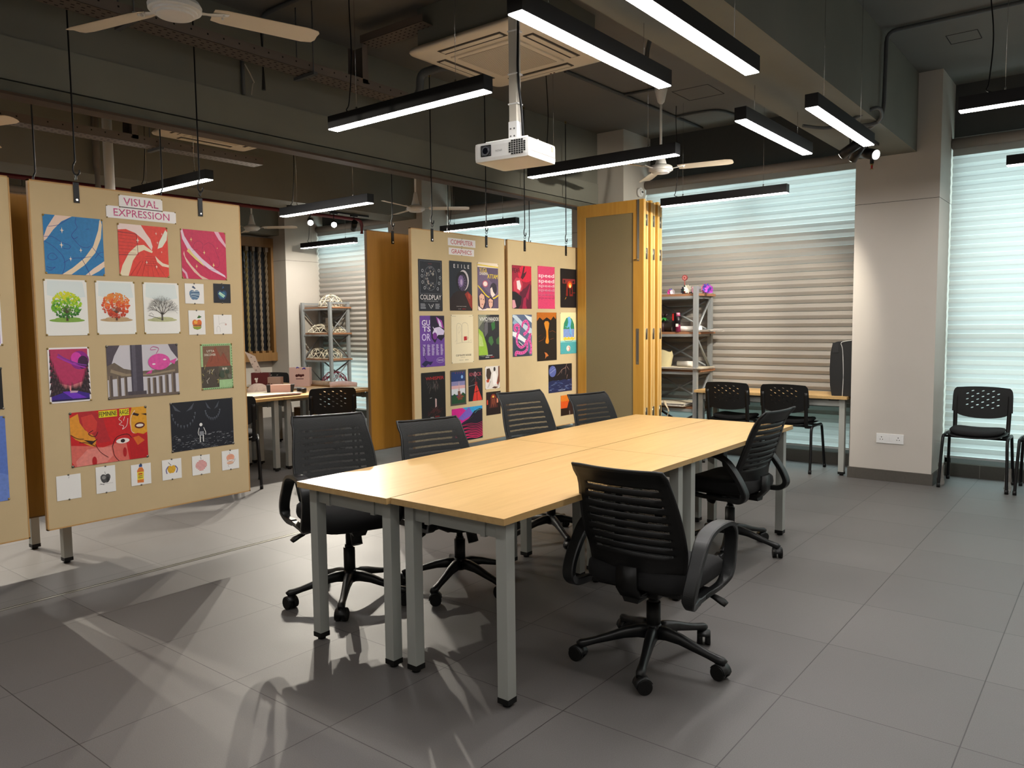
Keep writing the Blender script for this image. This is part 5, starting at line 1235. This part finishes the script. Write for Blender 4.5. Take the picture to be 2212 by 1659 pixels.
s = Sheet('black poster at the left picture edge', XV, (-1.02, 1.031, -.813, 1.241), '#0f0e12', group=GV, pin=PINM); s.done()
s = Sheet('tall blue poster at the left picture edge', XV, (-1.2, .561, -.811, .996), '#5a76c0', group=GV); s.poly([(0, 0), (1, .0), (1, .3), (0, .7)], '#6b86cc'); s.done()

# --- computer graphics boards
def G(lb, r, bg, curl=.003): return Sheet(lb, XG, r, bg, 4, PINM, 'poster', 'poster', GG, curl=curl, pr=.0035)
s = G('black concert poster with a pale globe and large white lettering', (2.278, 1.548, 2.562, 1.975), '#1d2129')
s.line([(.06, .34), (.06, .97), (.94, .97), (.94, .34), (.06, .34)], .0016, '#8b8f98'); rr = random.Random(11)
for i in range(36): a = 2 * PI * i / 36; s.line([(.5 + .27 * math.cos(a), .64 + .235 * math.sin(a)), (.5 + .27 * math.cos(a + .17), .64 + .235 * math.sin(a + .17))], .0016, '#9aa0a8'); s.k -= .96
for i in range(70):
    a = rr.uniform(0, 2 * PI); q = rr.uniform(.35, 1); u, v = .5 + .25 * q * math.cos(a), .64 + .22 * q * math.sin(a)
    if u > .5 and abs(v - .62) < .06: continue
    s.poly([(u + rr.uniform(.008, .04) * math.cos(b), v + rr.uniform(.006, .03) * math.sin(b)) for b in [k * PI / 3 for k in range(6)]], rr.choice(['#8f8a84', '#b5ab9c', '#5f6068', '#3a3f4a', '#a08f88'])); s.k -= .96
s.k += 1
for u, v in ((.17, .78), (.15, .68), (.17, .56), (.25, .45), (.86, .8), (.9, .66), (.86, .55), (.8, .44)): s.line([(u + .04 * math.cos(a), v + .03 * math.sin(a)) for a in [k * PI / 3 for k in range(7)]], .003, '#cfd1d4')
s.text('COLDPLAY', .5, .27, .88, .095, '#eeeae6').text('MUSIC OF THE SPHERES TOUR', .5, .195, .6, .016, '#b9b9bb').bars(.06, .04, .32, .15, 5, '#9a9da2', 3).bars(.68, .04, .94, .15, 5, '#9a9da2', 4).line([(.4, .14), (.5, .05), (.6, .14), (.56, .08), (.5, .12)], .004, '#d9d9d9').text('TOUR', .48, .92, .16, .012, '#a03040'); s.done()
s = G('poster lettered exile with a hooded astronaut and violet visor', (2.651, 1.554, 2.944, 1.982), '#1f2630')
s.poly([(0, 0), (0, .22), (.15, .34), (.34, .4), (.7, .4), (.88, .32), (1, .24), (1, 0)], '#241717').ell(.56, .6, .27, .22, '#15171c').ell(.62, .62, .24, .21, '#cfc6c8').ell(.56, .60, .24, .20, '#15171c').ell(.57, .57, .2, .17, '#3c2f4b').ell(.5, .6, .12, .12, '#7c6494').ell(.52, .58, .05, .06, '#c2a9cc')
for i in range(14): a = 2 * PI * i / 14; s.line([(.53 + .04 * math.cos(a), .57 + .03 * math.sin(a)), (.55 + .19 * math.cos(a), .57 + .15 * math.sin(a))], .0011, '#b9a7c9')
s.poly([(.66, .34), (.8, .4), (1, .3), (1, .02), (.88, .1), (.8, .2)], '#8c2b22').poly([(.8, .36), (.92, .34), (.9, .24), (.82, .26)], '#b84430')
for i, ch in enumerate('EXILE'): s.text(ch, .22 + i * .155, .9, .07 if ch != 'I' else .018, .075, '#e9e6e4', .006)
s.text('WHEN THE SKY IS HOME', .5, .085, .44, .016, '#d9d0cc').text('NETFLIX', .62, .035, .16, .02, '#c0272d').text('ONLY ON', .42, .035, .12, .014, '#cfc9c6'); s.done()
s = G('comic style film poster with yellow letters and three drawn faces', (3.022, 1.557, 3.313, 1.989), '#5a4a66')
s.rect(0, .9, 1, 1, '#e9d9c4').line([(0, .95), (1, .92)], .010, '#dfc22f').poly([(0, .4), (.2, .55), (.34, .45), (.5, .38), (.9, .3), (1, .33), (1, .5), (.6, .62), (.4, .8), (0, .9)], '#6d5b78').text('YUGA', .27, .84, .36, .1, '#e0c42c', .03).text('DHARMA', .3, .77, .4, .06, '#e6dccd', .02).text('ATTAM', .72, .72, .5, .09, '#e0c42c', .03).ell(.36, .56, .13, .07, '#c5586e').ell(.36, .56, .1, .05, '#ecdcd6').line([(0, .52), (.2, .42), (.45, .3), (.75, .26), (1, .33)], .012, '#e0c42c', sm=5).ell(.76, .46, .17, .13, '#2b2434').poly([(.6, .46), (.68, .5), (.74, .4), (.84, .34), (.7, .28), (.62, .34)], '#e9d7d0').ell(.2, .2, .2, .17, '#35293a').poly([(.06, .3), (.16, .36), (.3, .32), (.33, .18), (.22, .04), (.1, .08)], '#dfae98').ell(.62, .17, .15, .12, '#35293a').poly([(.5, .22), (.58, .26), (.72, .22), (.7, .1), (.6, .04), (.52, .1)], '#dfae98').poly([(0, 0), (0, .1), (.2, .02), (.4, .04), (.6, .0)], '#ead9cf').rect(.4, 0, 1, .05, '#e8d7b8').ell(.15, .24, .022, .012, '#2b2434').ell(.26, .23, .022, .012, '#2b2434').ell(.2, .13, .03, .01, '#a33a3a').ell(.56, .18, .02, .01, '#2b2434').ell(.66, .18, .02, .01, '#2b2434'); s.done()
s = G('purple tour poster with bubble letters and a draped figure', (2.283, 1.081, 2.578, 1.510), '#6b4298', .006)
s.poly([(.42, 1), (1, 1), (1, .58), (.86, .5), (.7, .56), (.6, .46), (.46, .56), (.42, .8)], '#221a33').poly([(.66, .98), (.9, .9), (.98, .74), (.84, .78), (.72, .86)], '#a33ea0').poly([(.72, .96), (.86, .86), (.9, .76), (.78, .8)], '#d9c7ea').poly([(.5, .66), (.6, .76), (.8, .78), (1, .7), (.96, .62), (.74, .62), (.6, .54)], '#d9cbe8').ell(.6, .6, .09, .07, '#7a2f8c')
for i in range(4): s.line([(.68, .66 + .015 * i), (.52 + .02 * i, .78 - .02 * i)], .006, '#eae0f2')
s.text('GU', .24, .86, .32, .11, '#f0eaf4', .06).text('TS', .26, .74, .32, .1, '#f0eaf4', .06).text('OR', .24, .58, .34, .14, '#d6c6ea', .05)
for i in range(5): s.bars(.1 + i * .18, .22, .22 + i * .18, .44, 13, '#c9b8dc', i, .55)
s.poly([(.04, .06), (.2, .13), (.36, .1), (.5, .1), (.4, .03), (.3, .06), (.18, .0)], '#221f4a').line([(.1, .42), (.2, .34), (.16, .2), (.24, .14)], .006, '#2a2050', sm=3).line([(.8 + .16 * math.cos(a), .12 + .05 * math.sin(a)) for a in [k * PI / 8 for k in range(17)]], .0016, '#e3d8ee').text('TOUR 2024', .8, .12, .24, .03, '#e3d8ee', .01); s.done()
s = G('cream poster with a red cup in a drawn doorway', (2.665, 1.095, 2.952, 1.520), '#eadcb8', .006)
s.line([(.24, .42), (.24, .76), (.32, .82), (.42, .8), (.46, .74), (.46, .44)], .0016, '#5b564a', sm=3).line([(.48, .42), (.48, .76), (.56, .83), (.7, .82), (.76, .74), (.76, .42)], .0016, '#5b564a', sm=3).line([(.34, .6), (.3, .68), (.36, .76), (.4, .68), (.34, .62)], .001, '#5b564a', sm=3).line([(.2, .4), (.4, .42), (.58, .43), (.92, .42)], .0012, '#5b564a').poly([(.56, .46), (.7, .47), (.69, .55), (.56, .545)], '#b8232a').line([(.7, .54), (.75, .52), (.7, .48)], .004, '#b8232a').line([(.16, .44), (.22, .48)], .001, '#5b564a').line([(.8, .44), (.9, .48), (.92, .42)], .001, '#5b564a').text('CUP IN MY HOUSE', .54, .16, .7, .038, '#2f2b26', .03).text('A SHORT FILM', .5, .115, .2, .012, '#5b564a').text('COMING SOON', .42, .06, .2, .014, '#5b564a').text('NETFLIX', .68, .06, .16, .018, '#5b564a').text('PREMIERE', .12, .965, .18, .010, '#5b564a').text('TRIBECA', .88, .965, .18, .010, '#5b564a'); s.done()
s = G('green black misty poster lettered vivid paradox', (3.024, 1.111, 3.318, 1.520), '#565a52', .004)
s.poly([(0, .1), (0, .7), (.2, .6), (.34, .4), (.42, .2), (.44, .1)], '#93b83c').poly([(0, .3), (0, .6), (.16, .5), (.24, .3)], '#b5c97a').poly([(0, .7), (.3, .9), (.4, 1), (0, 1)], '#8c8e7a').poly([(.3, .9), (.6, 1), (1, 1), (1, .05), (.46, .08), (.4, .3), (.3, .45), (.24, .6)], '#26262c').poly([(.3, .8), (.45, .88), (.44, .6), (.3, .5), (.26, .64)], '#5f5d62').poly([(.6, .8), (.78, .86), (.8, .7), (.66, .64)], '#2f6a36').poly([(.5, .5), (.64, .52), (.72, .38), (.6, .3), (.46, .4)], '#3e6a3c').poly([(.84, .44), (1, .52), (1, .32), (.86, .34)], '#3d5f38').poly([(0, 0), (1, 0), (1, .06), (.4, .1), (.2, .06), (0, .09)], '#23242a').text('VIVID', .25, .9, .4, .085, '#e9e8e2', .01).text('PARADOX', .73, .9, .5, .085, '#e9e8e2', .01).text('WHEN TWO WORLDS BECOME ONE', .5, .84, .5, .016, '#cfcfc8').bars(.36, .08, .8, .1, 1, '#d9d9d9').text('NETFLIX', .64, .05, .18, .025, '#c0272d', .02).text('SERIES', .4, .05, .18, .025, '#d9d9d9', .02); s.done()
s = G('near black poster lettered whisper in red with a torn face', (2.286, .636, 2.577, 1.034), '#121111', .004)
rr = random.Random(21)
for i in range(40): u = rr.gauss(.52, .12); v = rr.gauss(.74, .05); s.line([(u, v), (u + rr.uniform(-.08, .04), v - rr.uniform(.04, .14))], .0014, rr.choice(['#5b5552', '#8a807c', '#6b3a38'])); s.k -= .96
s.k += 1; s.poly([(.56, .44), (.62, .42), (.62, .26), (.56, .24)], '#c9a8a4')
for i in range(16): s.line([(.5 + rr.uniform(-.3, .4), .18 + rr.uniform(0, .1)), (.5 + rr.uniform(-.3, .4), rr.uniform(.02, .14))], .0013, '#6b2a2c'); s.k -= .96
s.k += 1; s.text('WHISPER', .56, .87, .76, .07, '#b3262b', .02).text('SERIES', .42, .035, .14, .02, '#d9d9d9', .01).text('NETFLIX', .64, .045, .18, .025, '#c0272d', .02).line([(.34, .45), (.42, .46)], .003, '#c9c4c0'); s.done()
s = G('fairytale poster of a tower in clouds with a stone border', (2.640, .726, 2.845, 1.035), '#4d4640', .003)
s.rect(.07, .05, .93, .95, '#20376b').rect(.07, .5, .93, .68, '#8a86b0').rect(.07, .44, .93, .56, '#d9a9a8').rect(.07, .3, .93, .47, '#d3d6da').poly([(.07, .05), (.07, .26), (.25, .34), (.5, .2), (.78, .36), (.93, .3), (.93, .05)], '#1f4a2c').poly([(.48, .36), (.54, .7), (.6, .36)], '#c9a7a0').rect(.46, .26, .62, .4, '#6b4a3c').ell(.74, .8, .07, .05, '#7fa8d9').text('THE', .6, .3, .2, .04, '#c23028', .03).text('GOLDEN', .6, .24, .44, .05, '#c23028', .03).text('EGG', .6, .18, .26, .05, '#c23028', .03)
for i in range(4): s.poly([(.3 + i * .15, .93), (.35 + i * .15, .93), (.32 + i * .15, .9)], '#b5382c')
s.done()
s = G('black poster lettered knock with a red figure in a triangle', (2.876, .746, 3.070, 1.039), '#14151c', .003)
s.poly([(.28, 0), (.48, .46), (.62, .46), (.95, .03), (.9, 0)], '#d2352a').line([(.5, .86), (.52, .5)], .004, '#8a2730').rect(.44, .46, .62, .58, '#7a1f22').line([(.56, .44), (.6, 0)], .005, '#14151c').line([(.36, .26), (.74, .3)], .005, '#14151c').line([(.02, .46), (.5, .5)], .003, '#9a9aa0').line([(.5, .74), (.2, .6)], .0016, '#77777d').line([(.56, .74), (.84, .62)], .0016, '#77777d').text('KNOCK', .5, .82, .84, .11, '#b84a5c').line([(.47 + .06 * math.cos(a), .82 + .07 * math.sin(a)) for a in [k * PI / 6 for k in range(13)]], .003, '#d9c3c6'); s.done()
s = G('white and brown sketch print of a robed figure with a torch', (3.110, .837, 3.317, 1.046), '#ddd6cf', .003)
s.poly([(.06, .6), (.1, .9), (.3, .92), (.42, .7), (.34, .45), (.16, .36)], '#3f3028').poly([(.06, .4), (.3, .46), (.24, .3), (.1, .3)], '#b5482c').poly([(.9, 1), (1, .96), (1, .3), (.86, .1), (.8, .3), (.9, .6)], '#7a4a38').ell(.64, .86, .07, .1, '#2d2624').poly([(.5, .7), (.66, .78), (.8, .6), (.78, .2), (.56, .16), (.5, .4)], '#efeae6').poly([(.44, .04), (.6, .1), (.9, .06), (.7, .0)], '#54362b').line([(.14, .06), (.36, .36)], .003, '#3f3028').line([(.2, .06), (.4, .34)], .0016, '#3f3028').ell(.82, .24, .04, .04, '#b5382c'); s.done()
s = G('dark red print of a glowing machine between lamps', (3.118, .595, 3.327, .810), '#1f0f0e', .003)
s.poly([(.2, .3), (.3, .78), (.7, .8), (.8, .3)], '#4a1d18').rect(.04, .46, .12, .66, '#d2452f').rect(.72, .5, .82, .7, '#e08a6a').poly([(.34, .84), (.46, .9), (.6, .86), (.7, .7), (.5, .76), (.3, .7)], '#8c2f22').ell(.48, .78, .06, .05, '#e0b04a').poly([(.36, .7), (.32, .3), (.42, .5), (.5, .3), (.56, .5), (.66, .3), (.62, .7)], '#7a3a28'); s.done()
s = G('neon pink and cyan landscape print with a black mountain', (2.652, .400, 3.062, .697), '#d3208a', .003)
s.poly([(.34, 1), (1, 1), (1, .8), (.6, .8)], '#2f9ad0').poly([(.55, 1), (.7, .76), (.34, .62), (.2, .7)], '#7a5fc0').poly([(.26, .5), (.34, .56), (.55, .66), (.72, .86), (.9, .92), (1, .9), (1, 0), (0, 0), (0, .4)], '#1b1426').line([(.74, .8), (.84, .88), (.94, .88)], .003, '#4fb8c0').line([(.3, .5), (.5, .6), (.7, .72)], .0016, '#5d5a72')
for i in range(9): v = .48 - i * .052; s.line([(.1, v - .03), (.35, v + .03 * (i % 2)), (.6, v + .02), (.8, v - .02), (1, v + .03)], .0025 + .0008 * i, '#d92a62', sm=4)
s.done()
s = G('red poster lettered fear with a pale woman and dark leaves', (3.521, 1.578, 3.825, 1.990), '#9a1434', .004)
s.ell(.72, .82, .42, .2, '#d81a3e').poly([(.44, .72), (.5, .8), (.6, 1), (.66, .98), (.6, .82), (.76, .88), (.66, .76), (.54, .68)], '#4a0d20').poly([(.3, 0), (.4, .4), (.7, .5), (.9, .6), (1, .55), (1, 0)], '#5d1230').poly([(.7, .3), (.84, .46), (.96, .64), (.88, .4), (.82, .2)], '#a31c45').poly([(.5, .0), (.58, .24), (.74, .3), (.7, .1), (.76, 0)], '#a31c45').poly([(.06, .6), (.2, .72), (.42, .7), (.54, .58), (.5, .42), (.3, .36), (.08, .42)], '#c93a50').poly([(.22, .64), (.38, .66), (.46, .52), (.4, .42), (.26, .46)], '#f0d9dc').poly([(.0, .4), (.2, .38), (.48, .28), (.44, .1), (.3, 0), (.0, 0)], '#16131c').poly([(0, .2), (.12, .2), (.2, .04), (.04, 0), (0, 0)], '#d99aa4').text('FEAR', .22, .88, .4, .1, '#241018', .03); s.done()
s = G('pink poster repeating the word speed in white', (3.931, 1.581, 4.221, 2.003), '#dc4370', .006)
for i, (v, c, h) in enumerate(((.77, '#f3e8ea', .12), (.64, '#f3e8ea', .12), (.53, '#a3365c', .1), (.53, '#e9c2cb', .09), (.43, '#8c3355', .1), (.43, '#d99aae', .09), (.33, '#8c3355', .1), (.33, '#c9607f', .09), (.25, '#a83a5e', .07))): s.text('speed', .5, v + .004 * (i % 2), .92, h, c, .012)
s.done()
s = G('black poster of a glowing orange tunnel with two silhouettes', (4.320, 1.596, 4.616, 1.997), '#120e12', .012)
s.rect(.14, .62, .92, .74, '#8a2f30').rect(.2, .64, .3, .71, '#2b1216').rect(.76, .64, .86, .7, '#2b1216').poly([(.34, .3), (.38, .66), (.74, .66), (.78, .3)], '#7a1a14').ell(.58, .6, .15, .09, '#d2421f').ell(.6, .58, .09, .06, '#f0a032').ell(.6, .55, .05, .04, '#ffe9a0').poly([(.46, .24), (.46, .48), (.5, .52), (.56, .48), (.56, .24)], '#0c0a0c').poly([(.62, .34), (.62, .48), (.66, .52), (.72, .46), (.72, .36)], '#0c0a0c').poly([(.26, .2), (.36, .28), (.34, .24)], '#e0a03a').rect(.7, .38, .92, .40, '#7a2018'); s.done()
s = G('poster of pink tentacles over blue wave shapes', (3.520, 1.119, 3.825, 1.522), '#5b6a88', .004)
s.poly([(0, .95), (.3, .8), (.7, .6), (1, .5), (1, .66), (.6, .78), (.2, .98), (0, 1)], '#c3d3df').poly([(0, .6), (.3, .56), (.7, .4), (.7, .3), (.3, .42), (0, .5)], '#e9eef0').poly([(0, .46), (.4, .36), (.7, .2), (.9, 0), (0, 0)], '#3a4256').poly([(.6, 1), (1, .94), (1, .8), (.8, .88)], '#e0e6ea').line([(.3, .36), (.44, .3), (.56, .24)], .01, '#cfd6da').poly([(.0, .8), (.2, .72), (.3, .78), (.1, .9)], '#8fb3c9')
tn = [[(.2, .62), (.1, .66), (.14, .74), (.3, .74), (.32, .62), (.22, .48), (.22, .32), (.4, .22), (.6, .26), (.7, .38)], [(.56, .52), (.72, .58), (.84, .7), (.72, .84), (.54, .8), (.48, .7)], [(.14, .02), (.18, .1), (.4, .08), (.6, .1), (.74, .18), (.76, .34), (.9, .52)], [(.9, .05), (.96, .2), (.88, .4), (.94, .54)]]
for p in tn: s.line(p, .034, '#dc63ad', .026, sm=6)
for p in tn:
    q = smooth_path([(a, b, 0) for a, b in p], 2)
    for w in q: s.ell(w.x, w.y, .028, .014, '#c2264f', 8); s.k -= .96
s.k += 1; s.done()
s = G('dark brown poster with an orange plume and pale hand shape', (3.909, 1.059, 4.248, 1.544), '#1f1712', .008)
s.poly([(0, 1), (1, 1), (.96, .86), (.84, .92), (.7, .84), (.5, .9), (.3, .84), (.14, .9), (0, .82)], '#bf6a1c').poly([(.36, .78), (.42, .82), (.56, .82), (.62, .78), (.6, .7), (.56, .62), (.57, .48), (.6, .4), (.56, .35), (.44, .36), (.42, .4), (.47, .5), (.46, .62), (.4, .7)], '#d98a26').poly([(.36, .18), (.48, .16), (.58, .1), (.46, .08), (.4, .04), (.42, .12)], '#c46f35').line([(.08, .4), (.3, .44), (.4, .5)], .002, '#a8552a').line([(.62, .6), (.8, .62), (.95, .58)], .002, '#a8552a').line([(.66, .44), (.84, .46)], .002, '#a8552a').line([(.06, .5), (.22, .54)], .002, '#7a3f22'); s.done()
s = G('pale yellow poster with a blue green bell shape over a turquoise stand', (4.315, 1.115, 4.616, 1.546), '#ece2ae', .004)
s.poly([(.18, .6), (.22, .74), (.36, .86), (.54, .9), (.72, .84), (.84, .72), (.86, .6)], '#2f8a68').poly([(.18, .4), (.18, .6), (.86, .6), (.84, .4)], '#7f9ad2').poly([(.44, .88), (.6, .9), (.68, .8), (.62, .66), (.72, .44), (.58, .5), (.54, .66), (.4, .62), (.48, .76)], '#6fb6e6').line([(.5, .86), (.56, .62), (.62, .44)], .006, '#4f9ad8').line([(.3, .66), (.44, .64)], .006, '#6fb6e6').rect(0, 0, 1, .28, '#4fa8ae').rect(0, .28, 1, .32, '#8fd0cc').poly([(.14, .4), (.2, .34), (.86, .34), (.9, .42), (.8, .37), (.7, .42), (.6, .37), (.5, .42), (.4, .37), (.3, .42), (.2, .37)], '#e9c93a').line([(.24, .34), (.3, .3), (.7, .3), (.76, .34)], .004, '#2d3a3a').ell(.48, .13, .12, .07, '#e9dccb').ell(.5, .12, .07, .05, '#c24a4a').ell(.48, .12, .05, .04, '#efe9dc'); s.done()
s = G('night sea print with a striped blue planet and lightning', (4.099, .725, 4.523, 1.013), '#15141c', .003)
s.ell(.17, .76, .15, .2, '#5561a0').line([(.06, .7), (.3, .84)], .01, '#8088b8').line([(.05, .8), (.26, .92)], .006, '#7680b5').poly([(.0, .4), (.2, .44), (.4, .38), (.62, .44), (.8, .4), (1, .46), (1, 0), (0, 0)], '#1f2850')
rr = random.Random(6)
for i in range(60): u = rr.random(); v = rr.uniform(.04, .42); s.line([(u, v), (u + .04, v + rr.uniform(0, .03)), (u + .09, v)], .0018, rr.choice(['#5f78b8', '#2f3f78', '#93a5cf'])); s.k -= .96
s.k += 1
for p in ([(.78, 1), (.72, .86), (.56, .8), (.44, .66), (.36, .6)], [(.72, .86), (.74, .72), (.7, .6)], [(.78, .9), (.88, .76)], [(.56, .8), (.54, .66)], [(.8, .6), (.76, .44)]): s.line(p, .003, '#d8b0a0', .001)
s.text('THUNDER', .55, .06, .3, .03, '#c9d2e6'); s.done()
s = G('orange sunset print with a dark rocky peak', (4.314, .471, 4.600, .684), '#d9551a', .003)
s.rect(0, .7, 1, 1, '#dc7a22').rect(0, 0, 1, .36, '#2a1510').ell(.8, .88, .09, .1, '#f2d24a').poly([(.3, .1), (.5, .62), (.56, .72), (.64, .6), (.9, .3), (1, .2), (1, 0), (.3, 0)], '#2f1d1c').poly([(0, .36), (.3, .3), (.5, .34), (.5, 0), (0, 0)], '#1f100c').line([(.56, .2), (.57, .02)], .004, '#d9d2cc'); s.done()

# ------------------------------------------------------------------ camera, world
def cam():
    f, yaw, pitch, roll = (1673.854982, -0.670122, -0.077132, -0.011567)
    F = Vector((math.sin(yaw) * math.cos(pitch), math.cos(yaw) * math.cos(pitch), math.sin(pitch)))
    r = F.cross(Vector((0, 0, 1))).normalized(); u = r.cross(F); c, s = math.cos(roll), math.sin(roll)
    R = c * r + s * u; U = -s * r + c * u
    cd = bpy.data.cameras.new('camera'); cd.sensor_fit = 'HORIZONTAL'; cd.sensor_width = 36; cd.lens = f / 2212 * 36; cd.clip_start = .05
    o = bpy.data.objects.new('camera', cd); COL.objects.link(o)
    M = Matrix(((R.x, U.x, -F.x, 1.5843), (R.y, U.y, -F.y, -2.28058), (R.z, U.z, -F.z, 1.43133), (0, 0, 0, 1)))
    o.matrix_world = M; SC.camera = o
cam()
w = bpy.data.worlds.new('daylight'); SC.world = w; w.use_nodes = True
bg = w.node_tree.nodes['Background']; bg.inputs['Color'].default_value = (.80, .95, 1.0, 1); bg.inputs['Strength'].default_value = 2.6
vs = SC.view_settings; vs.view_transform = 'Standard'; vs.look = 'None'; vs.gamma = 1.0; vs.use_curve_mapping = False; vs.exposure = 1.28
